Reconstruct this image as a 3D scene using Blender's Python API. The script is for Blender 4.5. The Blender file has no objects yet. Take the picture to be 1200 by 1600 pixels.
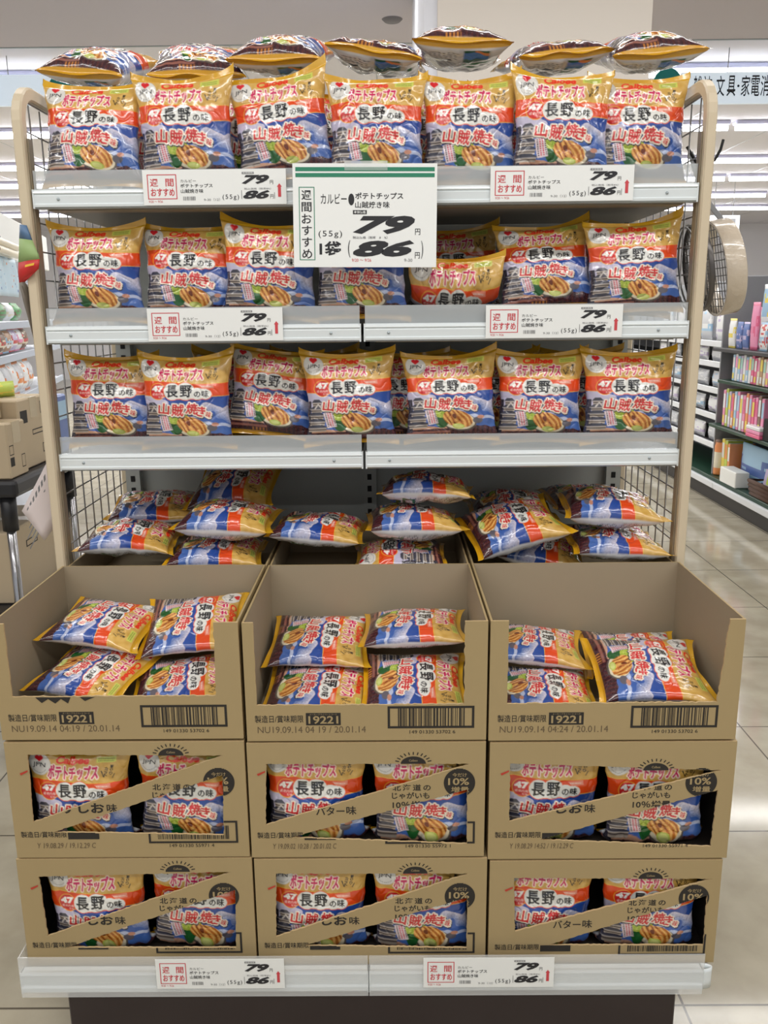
import bpy, bmesh, math, random
import numpy as np
from mathutils import Vector, Matrix, Euler
from mathutils.geometry import tessellate_polygon

S = bpy.context.scene
COL = S.collection
R = math.radians

# ------------------------------------------------------------------ camera, light, exposure
cam_d = bpy.data.cameras.new('camera')
cam_d.sensor_fit = 'VERTICAL'; cam_d.sensor_height = 36.0; cam_d.lens = 36.0 * 1333 / 1600
cam_d.clip_start = 0.02; cam_d.clip_end = 100
cam = bpy.data.objects.new('camera', cam_d); COL.objects.link(cam)
_p, _r, _y = .2309, -.0097, -.0062            # pitch down, roll, yaw (radians)
fw = Vector((math.sin(_y) * math.cos(_p), math.cos(_y) * math.cos(_p), -math.sin(_p)))
rt = Vector((math.cos(_y), -math.sin(_y), 0)); up = rt.cross(fw)
r2 = rt * math.cos(_r) + up * math.sin(_r); u2 = up * math.cos(_r) - rt * math.sin(_r)
M = Matrix((r2, u2, -fw)).transposed().to_4x4(); M.translation = (.0393, -1.634, 1.2928)
cam.matrix_world = M
S.camera = cam

S.view_settings.view_transform = 'Standard'; S.view_settings.look = 'None'
S.view_settings.gamma = 1.0; S.view_settings.use_curve_mapping = False
S.view_settings.exposure = 0.0
try:
    S.cycles.use_denoising = True
    S.cycles.max_bounces = 8; S.cycles.transparent_max_bounces = 12
    S.cycles.caustics_reflective = False; S.cycles.caustics_refractive = False
except Exception:
    pass

W = bpy.data.worlds.new('store_air'); S.world = W; W.use_nodes = True
bg = W.node_tree.nodes['Background']; bg.inputs[0].default_value = (.93, .96, 1, 1); bg.inputs[1].default_value = .5

def area_light(name, loc, sx, sy, energy, rot=(0, 0, 0), col=(1, .99, .97)):
    d = bpy.data.lights.new(name, 'AREA'); d.shape = 'RECTANGLE'; d.size = sx; d.size_y = sy; d.energy = energy; d.color = col
    o = bpy.data.objects.new(name, d); COL.objects.link(o); o.location = loc; o.rotation_euler = rot
    return o
# the rows of fluorescent ceiling tubes in front of the rack (behind the photographer) and far behind it
for k, yy in enumerate((-1.0, -2.7, -4.4)):
    area_light('ceiling_row_light', (0, yy, 2.74), 7.0, .10, (58, 58, 44)[k])
for yy, e_ in ((.75, 50), (2.55, 40)):  # unseen rows added to brighten the column, signs and other background faces
    area_light('ceiling_row_light', (0, yy, 2.74), 9.0, .10, e_)
for yy in (4.69, 6.5, 8.25, 9.58, 11.2):
    area_light('ceiling_row_light', (0, yy, 2.80), 14.0, .10, 135)

# ------------------------------------------------------------------ helpers
def lin(c):
    c = np.asarray(c, float) / 255.0
    return np.where(c <= .04045, c / 12.92, ((c + .055) / 1.055) ** 2.4)

MATS = {}
def mat(name, rgb, rough=.5, metal=0.0, spec=.5, alpha=1.0, emit=0.0, noise=0.0, nscale=30.0, bump=0.0, bscale=200.0, coat=0.0, stretch=None):
    if name in MATS: return MATS[name]
    m = bpy.data.materials.new(name); m.use_nodes = True
    nt = m.node_tree; b = nt.nodes['Principled BSDF']
    c = [float(v) for v in lin(rgb)] + [1.0]
    b.inputs['Base Color'].default_value = c
    b.inputs['Roughness'].default_value = rough; b.inputs['Metallic'].default_value = metal
    b.inputs['Specular IOR Level'].default_value = spec; b.inputs['Alpha'].default_value = alpha
    b.inputs['Coat Weight'].default_value = coat
    if emit:
        b.inputs['Emission Color'].default_value = c; b.inputs['Emission Strength'].default_value = emit
    if noise or bump:
        tc = nt.nodes.new('ShaderNodeTexCoord'); mp = nt.nodes.new('ShaderNodeMapping')
        nt.links.new(tc.outputs['Object'], mp.inputs[0])
        if stretch: mp.inputs['Scale'].default_value = stretch
    if noise:
        n = nt.nodes.new('ShaderNodeTexNoise'); n.inputs['Scale'].default_value = nscale; n.inputs['Detail'].default_value = 4
        nt.links.new(mp.outputs[0], n.inputs['Vector'])
        mx = nt.nodes.new('ShaderNodeMix'); mx.data_type = 'RGBA'
        mx.inputs[6].default_value = [v * (1 - noise) for v in c[:3]] + [1]
        mx.inputs[7].default_value = [min(1, v * (1 + noise)) for v in c[:3]] + [1]
        nt.links.new(n.outputs['Fac'], mx.inputs[0]); nt.links.new(mx.outputs[2], b.inputs['Base Color'])
    if bump:
        n2 = nt.nodes.new('ShaderNodeTexNoise'); n2.inputs['Scale'].default_value = bscale; n2.inputs['Detail'].default_value = 3
        nt.links.new(mp.outputs[0], n2.inputs['Vector'])
        bp = nt.nodes.new('ShaderNodeBump'); bp.inputs['Strength'].default_value = bump; bp.inputs['Distance'].default_value = .004
        nt.links.new(n2.outputs['Fac'], bp.inputs['Height']); nt.links.new(bp.outputs[0], b.inputs['Normal'])
    MATS[name] = m
    return m

class MB:
    """collects faces, builds ONE mesh object"""
    def __init__(s): s.v = []; s.f = []; s.mi = []; s.mats = []; s.sm = []
    def _m(s, m):
        if m not in s.mats: s.mats.append(m)
        return s.mats.index(m)
    def add(s, vs, fs, m, smooth=False):
        b = len(s.v); s.v += [tuple(p) for p in vs]; k = s._m(m)
        for f in fs:
            s.f.append([b + i for i in f]); s.mi.append(k); s.sm.append(smooth)
        return s
    def box(s, c, d, m, rot=None):
        x, y, z = d[0] / 2, d[1] / 2, d[2] / 2
        vs = [Vector((a * x, b * y, e * z)) for a in (-1, 1) for b in (-1, 1) for e in (-1, 1)]
        if rot is not None:
            q = rot if isinstance(rot, Matrix) else Euler(rot).to_matrix()
            vs = [q @ p for p in vs]
        vs = [p + Vector(c) for p in vs]
        return s.add(vs, [(0, 1, 3, 2), (4, 6, 7, 5), (0, 4, 5, 1), (2, 3, 7, 6), (0, 2, 6, 4), (1, 5, 7, 3)], m)
    def box2(s, lo, hi, m):
        return s.box([(a + b) / 2 for a, b in zip(lo, hi)], [abs(b - a) for a, b in zip(lo, hi)], m)
    def bbox(s, lo, hi, m, bev=.003, seg=2):
        """box with rounded edges"""
        bm = bmesh.new(); bmesh.ops.create_cube(bm, size=1)
        for v in bm.verts:
            v.co = Vector([(l + h) / 2 + c * (h - l) for c, l, h in zip(v.co, lo, hi)])
        bmesh.ops.bevel(bm, geom=list(bm.edges), offset=bev, segments=seg, affect='EDGES', profile=.5)
        bm.verts.index_update()
        s.add([v.co.copy() for v in bm.verts], [[v.index for v in f.verts] for f in bm.faces], m, False); bm.free()
        return s
    def tube(s, pts, rad, m, n=8, closed=False, caps=True, flat=None):
        """round tube, or rectangular section when flat=(half width, half depth)"""
        pts = [Vector(p) for p in pts]; N = len(pts); rings = []
        prev = None
        for i, p in enumerate(pts):
            a = pts[i - 1] if (i or closed) else p; c = pts[(i + 1) % N] if (i < N - 1 or closed) else p
            t = (c - a).normalized()
            if prev is None:
                ref = Vector((1, 0, 0)) if abs(t.x) < .9 else Vector((0, 0, 1))
                e1 = (ref - t * ref.dot(t)).normalized()
            else:
                e1 = (prev - t * prev.dot(t)).normalized()
            prev = e1; e2 = t.cross(e1)
            r = rad[i] if isinstance(rad, (list, tuple)) else rad
            if flat:
                hw, hd = flat; q = .28
                sec = [(hw, hd * (1 - q)), (hw * (1 - q), hd), (-hw * (1 - q), hd), (-hw, hd * (1 - q)), (-hw, -hd * (1 - q)), (-hw * (1 - q), -hd), (hw * (1 - q), -hd), (hw, -hd * (1 - q))]
                rings.append([p + e1 * a_ + e2 * b_ for a_, b_ in sec])
            else:
                rings.append([p + (e1 * math.cos(2 * math.pi * k / n) + e2 * math.sin(2 * math.pi * k / n)) * r for k in range(n)])
        n = len(rings[0]); vs = [v for r_ in rings for v in r_]; fs = []
        for i in range(N if closed else N - 1):
            for k in range(n):
                j = (i + 1) % N
                fs.append((i * n + k, i * n + (k + 1) % n, j * n + (k + 1) % n, j * n + k))
        if caps and not closed:
            fs.append(tuple(range(n))[::-1]); fs.append(tuple((N - 1) * n + k for k in range(n)))
        return s.add(vs, fs, m, not flat)
    def grid(s, P, m, closed_u=False, thick=None, smooth=True):
        """P[i][j] points -> sheet; thick gives it real thickness"""
        nu, nv = len(P), len(P[0])
        vs = [Vector(p) for row in P for p in row]
        fs = [(i * nv + j, ((i + 1) % nu) * nv + j, ((i + 1) % nu) * nv + j + 1, i * nv + j + 1) for i in range(nu if closed_u else nu - 1) for j in range(nv - 1)]
        if thick:
            nor = [Vector() for _ in vs]
            for f in fs:
                nn = (vs[f[1]] - vs[f[0]]).cross(vs[f[3]] - vs[f[0]])
                for i in f: nor[i] += nn
            B = [v - n_.normalized() * thick for v, n_ in zip(vs, nor)]
            k = len(vs); e = {}
            for f in fs:
                for a, b in zip(f, f[1:] + f[:1]): e[(a, b)] = 1
            rim = [(b, a, a + k, b + k) for (a, b) in e if (b, a) not in e]
            fs = fs + [tuple(i + k for i in f[::-1]) for f in fs] + rim
            vs = vs + B
        return s.add(vs, fs, m, smooth)
    def poly(s, outer, holes, frame, thick, m, m2=None, medge=None):
        """flat plate with holes; outer/holes in 2-D (a, b); frame = (origin, ex, ey, en); front at +en side"""
        O, ex, ey, en = [Vector(q) for q in frame]
        loops = [outer] + list(holes)
        flat = [p for l in loops for p in l]
        tris = tessellate_polygon([[Vector((p[0], p[1], 0)) for p in l] for l in loops])
        F = [O + ex * p[0] + ey * p[1] for p in flat]; Bk = [p - en * thick for p in F]
        k = len(F); f1 = []
        for t in tris:
            a, b, c = [flat[i] for i in t]
            area = (b[0] - a[0]) * (c[1] - a[1]) - (c[0] - a[0]) * (b[1] - a[1])
            t = tuple(t) if area > 0 else tuple(t)[::-1]
            if abs(area) > 1e-12: f1.append(t)
        if ex.cross(ey).dot(en) < 0: f1 = [t[::-1] for t in f1]
        s.add(F, f1, m); s.add(Bk, [t[::-1] for t in f1], m2 or m)
        o = 0
        for l in loops:
            n = len(l); s.add([F[o + i] for i in range(n)] + [Bk[o + i] for i in range(n)], [(i, (i + 1) % n, n + (i + 1) % n, n + i) for i in range(n)], medge or m2 or m); o += n
        return s
    def lathe(s, prof, c, m, n=24, axis='z', smooth=True, mtx=None):
        vs = []; 
        for (r, h) in prof:
            for k in range(n):
                a = 2 * math.pi * k / n; p = Vector((r * math.cos(a), r * math.sin(a), h))
                if axis == 'x': p = Vector((p.z, p.x, p.y))
                if axis == 'y': p = Vector((p.x, p.z, p.y))
                if mtx is not None: p = mtx @ p
                vs.append(p + Vector(c))
        fs = [(i * n + k, i * n + (k + 1) % n, (i + 1) * n + (k + 1) % n, (i + 1) * n + k) for i in range(len(prof) - 1) for k in range(n)]
        return s.add(vs, fs, m, smooth)
    def build(s, name, parent=None, loc=None):
        me = bpy.data.meshes.new(name); me.from_pydata(s.v, [], s.f)
        for m in s.mats: me.materials.append(m)
        me.polygons.foreach_set('material_index', s.mi); me.polygons.foreach_set('use_smooth', s.sm)
        me.update()
        o = bpy.data.objects.new(name, me); COL.objects.link(o)
        if parent is not None: o.parent = parent
        if loc is not None: o.location = loc
        return o

def tag(o, label=None, cat=None, group=None, kind=None):
    if label: o['label'] = label
    if cat: o['category'] = cat
    if group: o['group'] = group
    if kind: o['kind'] = kind
    return o
def empty(name, loc=(0, 0, 0), label=None, cat=None, group=None, rz=0):
    o = bpy.data.objects.new(name, None); COL.objects.link(o); o.location = loc; o.rotation_euler = (0, 0, rz); o.empty_display_size = .05
    return tag(o, label, cat, group)

# ---- glyph outlines from the built-in interface font
_GL = {}
def glyphs(body, bold=0.0, gap=0.0):
    """-> (points Nx2, triangles) in em units"""
    key = (body, bold, gap)
    if key in _GL: return _GL[key]
    c = bpy.data.curves.new('glyph', 'FONT'); c.body = body; c.size = 1; c.resolution_u = 3; c.offset = bold
    c.space_character = 1 + gap
    o = bpy.data.objects.new('glyph', c); COL.objects.link(o)
    dg = bpy.context.evaluated_depsgraph_get(); dg.update()
    ev = o.evaluated_get(dg); me = ev.to_mesh(); me.calc_loop_triangles()
    P = np.array([(v.co.x, v.co.y) for v in me.vertices], float).reshape(-1, 2)
    T = np.array([tuple(t.vertices) for t in me.loop_triangles], int).reshape(-1, 3)
    ev.to_mesh_clear(); bpy.data.objects.remove(o); bpy.data.curves.remove(c)
    _GL[key] = (P, T)
    return P, T

def fit(body, box, bold=0.0, shear=0.0, rot=0.0, gap=0.0):
    """glyphs scaled so that their bounds fill box (x0, y0, x1, y1), y DOWN; returns points in box units"""
    P, T = glyphs(body, bold, gap); P = P.copy()
    P[:, 0] += shear * P[:, 1]
    lo, hi = P.min(0), P.max(0); x0, y0, x1, y1 = box
    Q = np.empty_like(P)
    Q[:, 0] = x0 + (P[:, 0] - lo[0]) / max(hi[0] - lo[0], 1e-6) * (x1 - x0)
    Q[:, 1] = y1 - (P[:, 1] - lo[1]) / max(hi[1] - lo[1], 1e-6) * (y1 - y0)
    if rot:
        c = np.array([(x0 + x1) / 2, (y0 + y1) / 2]); a = R(rot); d = Q - c
        Q = c + np.stack([d[:, 0] * math.cos(a) - d[:, 1] * math.sin(a), d[:, 0] * math.sin(a) + d[:, 1] * math.cos(a)], 1)
    return Q, T

class Ink:
    """flat printing on a plane: shapes in (x right, y down) units mapped on the frame"""
    def __init__(s, O, ex, ed, en, lift=.0003):
        s.O, s.ex, s.ed, s.en = [Vector(q) for q in (O, ex, ed, en)]; s.mb = MB(); s.lift = lift; s.lay = 0; s.n = 0
    def _p(s, Q): return [s.O + s.ex * float(q[0]) + s.ed * float(q[1]) + s.en * (s.lift + s.lay * .00025 + s.n * 4e-6) for q in Q]
    def text(s, body, box, m, **k):
        s.n += 1; Q, T = fit(body, box, **k); s.mb.add(s._p(Q), [tuple(int(i) for i in t)[::-1] for t in T], m); return s
    def poly(s, pts, m):
        s.n += 1; s.mb.add(s._p(pts), [tuple(range(len(pts)))], m); return s
    def rect(s, x0, y0, x1, y1, m): return s.poly([(x0, y0), (x0, y1), (x1, y1), (x1, y0)], m)
    def ring(s, x0, y0, x1, y1, t, m):
        s.rect(x0, y0, x1, y0 + t, m); s.rect(x0, y1 - t, x1, y1, m); s.rect(x0, y0 + t, x0 + t, y1 - t, m); s.rect(x1 - t, y0 + t, x1, y1 - t, m); return s
    def disc(s, cx, cy, rx, ry, m, n=36, a0=0, a1=360):
        return s.poly([(cx + rx * math.cos(R(a)), cy + ry * math.sin(R(a))) for a in np.linspace(a0, a1, n, endpoint=a1 - a0 < 360)], m)
    def barcode(s, x0, y0, x1, y1, m, seed=1, n=34):
        rg = random.Random(seed); x = x0; ws = [rg.choice((1, 1, 2, 3)) for _ in range(2 * n)]; u = (x1 - x0) / sum(ws)
        for i, w in enumerate(ws):
            if i % 2 == 0: s.rect(x, y0, x + w * u, y1, m)
            x += w * u
        return s
    def build(s, parent, name='lettering'): return s.mb.build(name, parent)
# ------------------------------------------------------------------ the printed foil of the chip bags (computed pixel by pixel, stored per vertex)
BW, BH, PX = 190.0, 196.0, 4
NX, NY = int(BW * PX), int(BH * PX)
gy, gx = np.mgrid[0:NY, 0:NX]; gx = (gx + .5) / PX; gy = (gy + .5) / PX      # millimetres from the top left

def smooth_noise(n, m, cells, seed):
    rg = np.random.default_rng(seed); f = np.fft.rfft2(rg.standard_normal((n, m)))
    ky = np.fft.fftfreq(n)[:, None] * n; kx = np.fft.rfftfreq(m)[None] * m
    f *= np.exp(-(ky ** 2 + kx ** 2) / (2 * cells ** 2)); a = np.fft.irfft2(f, (n, m))
    return (a - a.mean()) / (a.std() + 1e-9)
def tri_mask(Q, T):
    mk = np.zeros((NY, NX), bool); Q = Q * PX
    for t in T:
        a, b, c = Q[t[0]], Q[t[1]], Q[t[2]]
        x0 = max(int(min(a[0], b[0], c[0])) - 1, 0); x1 = min(int(max(a[0], b[0], c[0])) + 2, NX)
        y0 = max(int(min(a[1], b[1], c[1])) - 1, 0); y1 = min(int(max(a[1], b[1], c[1])) + 2, NY)
        if x1 <= x0 or y1 <= y0: continue
        den = (b[1] - c[1]) * (a[0] - c[0]) + (c[0] - b[0]) * (a[1] - c[1])
        if abs(den) < 1e-9: continue
        xs = np.arange(x0, x1)[None] + .5; ys = np.arange(y0, y1)[:, None] + .5
        u = ((b[1] - c[1]) * (xs - c[0]) + (c[0] - b[0]) * (ys - c[1])) / den
        v = ((c[1] - a[1]) * (xs - c[0]) + (a[0] - c[0]) * (ys - c[1])) / den
        mk[y0:y1, x0:x1] |= (u >= -1e-6) & (v >= -1e-6) & (u + v <= 1 + 1e-6)
    return mk
def dilate(mk, mm):
    r = int(round(mm * PX)); out = mk.copy()
    for dy in range(-r, r + 1):
        w = int((r * r - dy * dy) ** .5)
        row = mk.copy(); s_ = mk
        k = 1; row = mk.copy(); left = w
        acc = np.cumsum(np.pad(mk.astype(np.int32), ((0, 0), (w + 1, w))), axis=1)
        row = (acc[:, 2 * w + 1:] - acc[:, :-(2 * w + 1)]) > 0
        if dy > 0: out[dy:] |= row[:-dy]
        elif dy < 0: out[:dy] |= row[-dy:]
        else: out |= row
    return out
def tmask(body, box, **k): return tri_mask(*fit(body, box, **k))
def pmask(pts):
    T = tessellate_polygon([[Vector((p[0], p[1], 0)) for p in pts]])
    return tri_mask(np.array(pts, float), np.array([tuple(t) for t in T]))
def ell(cx, cy, rx, ry=None, rot=0):
    ry = ry or rx; a = R(rot); dx, dy = gx - cx, gy - cy
    return ((dx * math.cos(a) + dy * math.sin(a)) / rx) ** 2 + ((-dx * math.sin(a) + dy * math.cos(a)) / ry) ** 2 <= 1
def put(img, mk, rgb):
    img[mk] = rgb if np.ndim(rgb) == 1 else np.asarray(rgb)[mk]

def art_front():
    A = np.zeros((NY, NX, 3)); n1 = smooth_noise(NY, NX, 12, 1); n2 = smooth_noise(NY, NX, 45, 2); n3 = smooth_noise(NY, NX, 5, 3)
    # sliced potato ground with fine ridges
    rid = np.sin((gx * .62 + gy * .8 + 1.5 * np.sin(gx / 26)) * 2.5)
    A[:] = np.stack([212 + 8 * rid + 4 * n1, 170 + 11 * rid + 5 * n1, 88 + 14 * rid + 6 * n1], -1)
    # sky, clouds, mountains
    top_or = 53 + 5 * np.sin((gx - 30) / 62) ** 2 + .02 * gx; bot_or = 82 + 4 * np.sin(gx / 70)
    sky = gy > bot_or
    t = np.clip((gy - 85) / 75, 0, 1)[..., None]
    put(A, sky, np.array([34, 70, 152]) * (1 - t) + np.array([70, 106, 176]) * t)
    put(A, sky & (((gx - 20) / 46) ** 2 + ((gy - 96 - 3 * n3) / 17) ** 2 < 1), (196, 190, 214))
    ridge = 112 + 7 * np.sin(gx / 13) + 3.5 * n3 - .1 * (gx - 120)
    mt = sky & (gy > ridge) & (gy < ridge + 24 + 3 * n3) & (gx > 88)
    k = np.clip((gy - ridge) / 24, 0, 1)[..., None]
    put(A, mt, np.array([206, 200, 214]) * (1 - k) + np.array([96, 120, 178]) * k + 8 * n2[..., None])
    put(A, sky & (gy > 142 + 2 * n3) & (gy < 149 + 2 * n3) & (gx > 95), (186, 196, 224))
    # orange band with a thin gold edge
    put(A, (gy > top_or - 1) & (gy < bot_or + 1), (238, 190, 70)); put(A, (gy > top_or) & (gy < bot_or), (226, 74, 24))
    # lower dark strip and timber front
    low = gy > 160 + 1.5 * n3 + .02 * gx
    put(A, low, np.stack([58 + 22 * np.sin(gx / 3.1) ** 2 + 8 * n2, 28 + 12 * np.sin(gx / 3.1) ** 2 + 6 * n2, 40 + 8 * n2], -1))
    put(A, low & (gy < 166) & (gx < 86), (206, 158, 130)); put(A, (gy > 171) & (gy < 176) & (gx < 92), (150, 96, 84))
    put(A, (gy > 177) & (gx > 60) & (gx < 92) & (np.sin(gx * .9) > -.1), (190, 122, 58))
    # castle keep: stacked roofs
    put(A, (gx < 17) & (gy > 100) & (gy < 172), np.stack([58 + 16 * n2, 54 + 14 * n2, 66 + 14 * n2], -1))
    for i in range(5):
        y0 = 98 + i * 13; w = 16 + i * 4; cx = 30 - i * .5
        put(A, pmask([(cx - w * .62, y0 + 5), (cx + w * .62, y0 + 5), (cx + w * .58, y0 + 13), (cx - w * .58, y0 + 13)]), (186, 172, 158))
        put(A, (np.abs(gx - cx) < w * .6) & (gy > y0 + 8) & (gy < y0 + 10.2), (54, 44, 46))
        put(A, pmask([(cx - w * .35, y0 - 1), (cx + w * .35, y0 - 1), (cx + w * .86, y0 + 6.5), (cx - w * .86, y0 + 6.5)]), (64, 64, 76))
        put(A, pmask([(cx - w * .8, y0 + 5), (cx + w * .8, y0 + 5), (cx + w * .86, y0 + 6.5), (cx - w * .86, y0 + 6.5)]), (150, 146, 150))
    put(A, pmask([(24, 116), (33, 105), (43, 117)]), (208, 200, 194)); put(A, pmask([(27, 117), (33, 109), (40, 117)]), (96, 92, 100))
    # fried chicken on its plate, greens
    put(A, ell(108, 151, 36, 21, 14), (92, 84, 78)); put(A, ell(107, 149, 34, 19.5, 14), (226, 214, 186))
    put(A, ell(76, 148, 13, 17), (34, 92, 44)); put(A, ell(80, 128, 20, 14, -10), np.stack([168 + 16 * n2, 188 + 10 * n2, 70 + 16 * n2], -1))
    ch = ell(107, 146, 30, 18, 20); gr = np.sin((gx * .92 - gy * .52 + 1.6 * n3) * .75)
    put(A, ch, np.stack([208 + 30 * gr + 9 * n2, 142 + 42 * gr + 10 * n2, 70 + 34 * gr + 8 * n2], -1))
    put(A, ch & (gr + .2 * n1 < -.93), (128, 62, 30)); put(A, ell(100, 140, 6, 3.5, 60), (112, 50, 26))
    put(A, ell(108, 162, 12, 6, 8), (186, 198, 92)); put(A, ell(108, 162, 9, 4, 8), (208, 214, 130))
    put(A, ell(146, 150, 10, 7), (98, 94, 104)); put(A, ell(152, 143, 7, 4), (198, 140, 116))
    # pink vertical notice
    put(A, pmask([(43, 125), (62, 122), (69, 154), (50, 157)]), (228, 212, 216))
    for i in range(4): put(A, pmask([(46 + i * 4.6, 126 - i * .8), (48.6 + i * 4.6, 125.6 - i * .8), (54 + i * 4.6, 153 - i * .6), (51.4 + i * 4.6, 153.6 - i * .6)]) & (np.sin(gy * 1.7 + i) > -.55), (206, 70, 90) if i % 3 else (90, 74, 84))
    # yamazoku-yaki lettering
    parts = [('山', (43, 99, 66, 121), 4), ('賊', (70, 101, 93, 125), 4), ('焼', (98, 99, 119, 121), 8), ('き', (118, 106, 134, 126), 12), ('味', (135, 117, 145, 129), 14)]
    mk = np.zeros((NY, NX), bool)
    for ch_, b_, ro in parts: mk |= dilate(tmask(ch_, b_, rot=ro, shear=.08), .7 if b_[2] - b_[0] > 15 else .3)
    o = dilate(mk, 2.3); sh = np.zeros_like(o); sh[9:, 4:] = o[:-9, :-4]
    put(A, sh & ~o, (40, 36, 52)); put(A, o, (244, 232, 214)); put(A, mk, (208, 46, 50))
    # red 47 roundel
    put(A, ell(44, 75, 17.5, 17), (240, 170, 60)); put(A, ell(44, 75, 16, 15.6), (210, 44, 44))
    put(A, tmask('47', (31, 63.5, 56.5, 76), bold=.05), (250, 246, 240))
    put(A, tmask('都道府県', (32, 78, 56, 83), bold=.01), (246, 200, 190)); put(A, tmask('の味', (45, 84, 55, 88.5), bold=.01), (246, 200, 190))
    # cloud with the place name
    cl = ell(73, 75, 16.5, 17) | ell(98, 75, 18, 17.5) | ell(121, 80, 13, 12) | ell(136, 81, 11, 10) | ((gx > 70) & (gx < 138) & (gy > 70) & (gy < 90))
    put(A, dilate(cl, 1.6), (234, 100, 48)); put(A, cl, (232, 232, 226))
    put(A, dilate(tmask('長', (61.5, 63, 83.5, 86.5)), .75), (24, 26, 32)); put(A, dilate(tmask('野', (88, 63, 110.5, 86.5)), .75), (24, 26, 32))
    put(A, dilate(tmask('の', (115, 76, 126, 86.5)), .5), (24, 26, 32)); put(A, dilate(tmask('味', (129, 74, 141.5, 87)), .45), (24, 26, 32))
    put(A, pmask([(124, 63), (152, 61), (153, 69), (134, 71)]), (236, 140, 116)); put(A, (np.abs(gy - 66) < .9) & (gx > 128) & (gx < 149) & (np.sin(gx * 2.2) > -.3), (250, 226, 214))
    # product name in condensed katakana
    mk = dilate(tmask('ポテトチップス', (44, 28.5, 131, 53.5), bold=.018, shear=.06), .6)
    put(A, dilate(mk, 2.0), (250, 226, 206)); put(A, mk, (206, 26, 96))
    put(A, dilate(tmask('Calbee', (59, 12.5, 117, 26), bold=.035, shear=.22), .3), (226, 52, 28))
    # small vertical words, sticker, roundel with a heart
    for ch_, x, y in (('厚', 153, 29), ('切', 152, 35), ('り', 151, 41), ('カ', 143, 33), ('ッ', 142, 39.5), ('ト', 141.5, 44)):
        put(A, tmask(ch_, (x, y, x + 6, y + 6), bold=.04, rot=8), (34, 30, 30))
    put(A, pmask([(136, 40), (138, 39), (142, 50), (141, 51)]) | pmask([(160, 44), (161.5, 44.5), (157, 53), (155.5, 52.5)]), (34, 30, 30))
    put(A, pmask([(129, 15), (163, 14), (163, 24), (129, 25)]), (206, 212, 96))
    put(A, ((np.abs(gy - 18) < .9) | (np.abs(gy - 21.6) < .9)) & (gx > 132) & (gx < 160) & (np.sin(gx * 2.9 + gy * .3) > -.35), (92, 96, 50))
    put(A, ell(28, 28, 20.5, 19.5), (176, 170, 160)); put(A, ell(28, 28, 20, 19), (222, 220, 214))
    put(A, tmask('JPN', (15, 25, 41, 35), bold=.018, shear=.1), (52, 54, 60))
    put(A, ell(25, 16.5, 4.4, 4) | ell(31.5, 16.5, 4.4, 4) | pmask([(20.8, 18), (35.7, 18), (28.3, 24.5)]), (212, 30, 42))
    put(A, (np.abs(np.hypot(gx - 28, gy - 28) - 15) < .7) & (gy > 36) & (np.sin(np.arctan2(gy - 28, gx - 28) * 46) > 0), (120, 120, 122))
    # yellow end seals
    put(A, gy < 11.5, (214, 164, 32)); put(A, gy > BH - 11, (216, 162, 24))
    return A
def art_back():
    A = np.zeros((NY, NX, 3)); A[:] = (214, 215, 218)
    rg = random.Random(5)
    for bx, by, bw, n in ((12, 30, 40, 16), (60, 28, 52, 22), (122, 30, 50, 20), (14, 92, 66, 12), (100, 100, 72, 16)):
        for i in range(n):
            y = by + i * 3.4; put(A, (np.abs(gy - y) < .8) & (gx > bx) & (gx < bx + bw * rg.uniform(.6, 1)) & (np.sin(gx * 2.4 + i * 2) > -.45), (74, 76, 84))
    put(A, (gx > 112) & (gx < 176) & (np.abs(gy - 158) < 2.4), (44, 46, 52))
    for i in range(4): put(A, (gx > 100) & (gx < 176 - 6 * i) & (np.abs(gy - 165 - i * 4) < .9) & (np.sin(gx * 2.2 + i) > -.4), (80, 82, 90))
    put(A, (gx > 40) & (gx < 92) & (gy > 150) & (gy < 182), (34, 84, 54)); put(A, pmask([(42, 160), (92, 164), (92, 178), (66, 180), (42, 170)]), (46, 110, 186)); put(A, pmask([(42, 172), (70, 180), (70, 183), (42, 178)]), (206, 120, 60))
    put(A, (gy > 120) & (gy < 146) & (gx > 20) & (gx < 96), (60, 120, 70)); put(A, (gy > 126) & (gy < 140) & (gx > 30) & (gx < 88), (222, 226, 228))
    put(A, (np.abs(gx - 95) < 6) & (gy > 12) & (gy < 184), (198, 199, 204))
    put(A, gy < 11.5, (214, 164, 32)); put(A, gy > BH - 11, (216, 162, 24))
    return A
def shrink(A, u, v):
    """area average of the 4 px/mm picture round each vertex (about 1.2 mm), in linear light"""
    L = lin(np.clip(A, 0, 255)); k = 5
    P = np.pad(L, ((k, k), (k, k), (0, 0)), mode='edge'); c = P.cumsum(0).cumsum(1); c = np.pad(c, ((1, 0), (1, 0), (0, 0)))
    ix = np.clip((u * NX).astype(int), 0, NX - 1); iy = np.clip((v * NY).astype(int), 0, NY - 1); h = 2
    y0, y1, x0, x1 = iy + k - h, iy + k + h, ix + k - h, ix + k + h
    return (c[y1, x1] - c[y0, x1] - c[y1, x0] + c[y0, x0]) / (4 * h * h)
ART_F, ART_B = art_front(), art_back()

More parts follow.
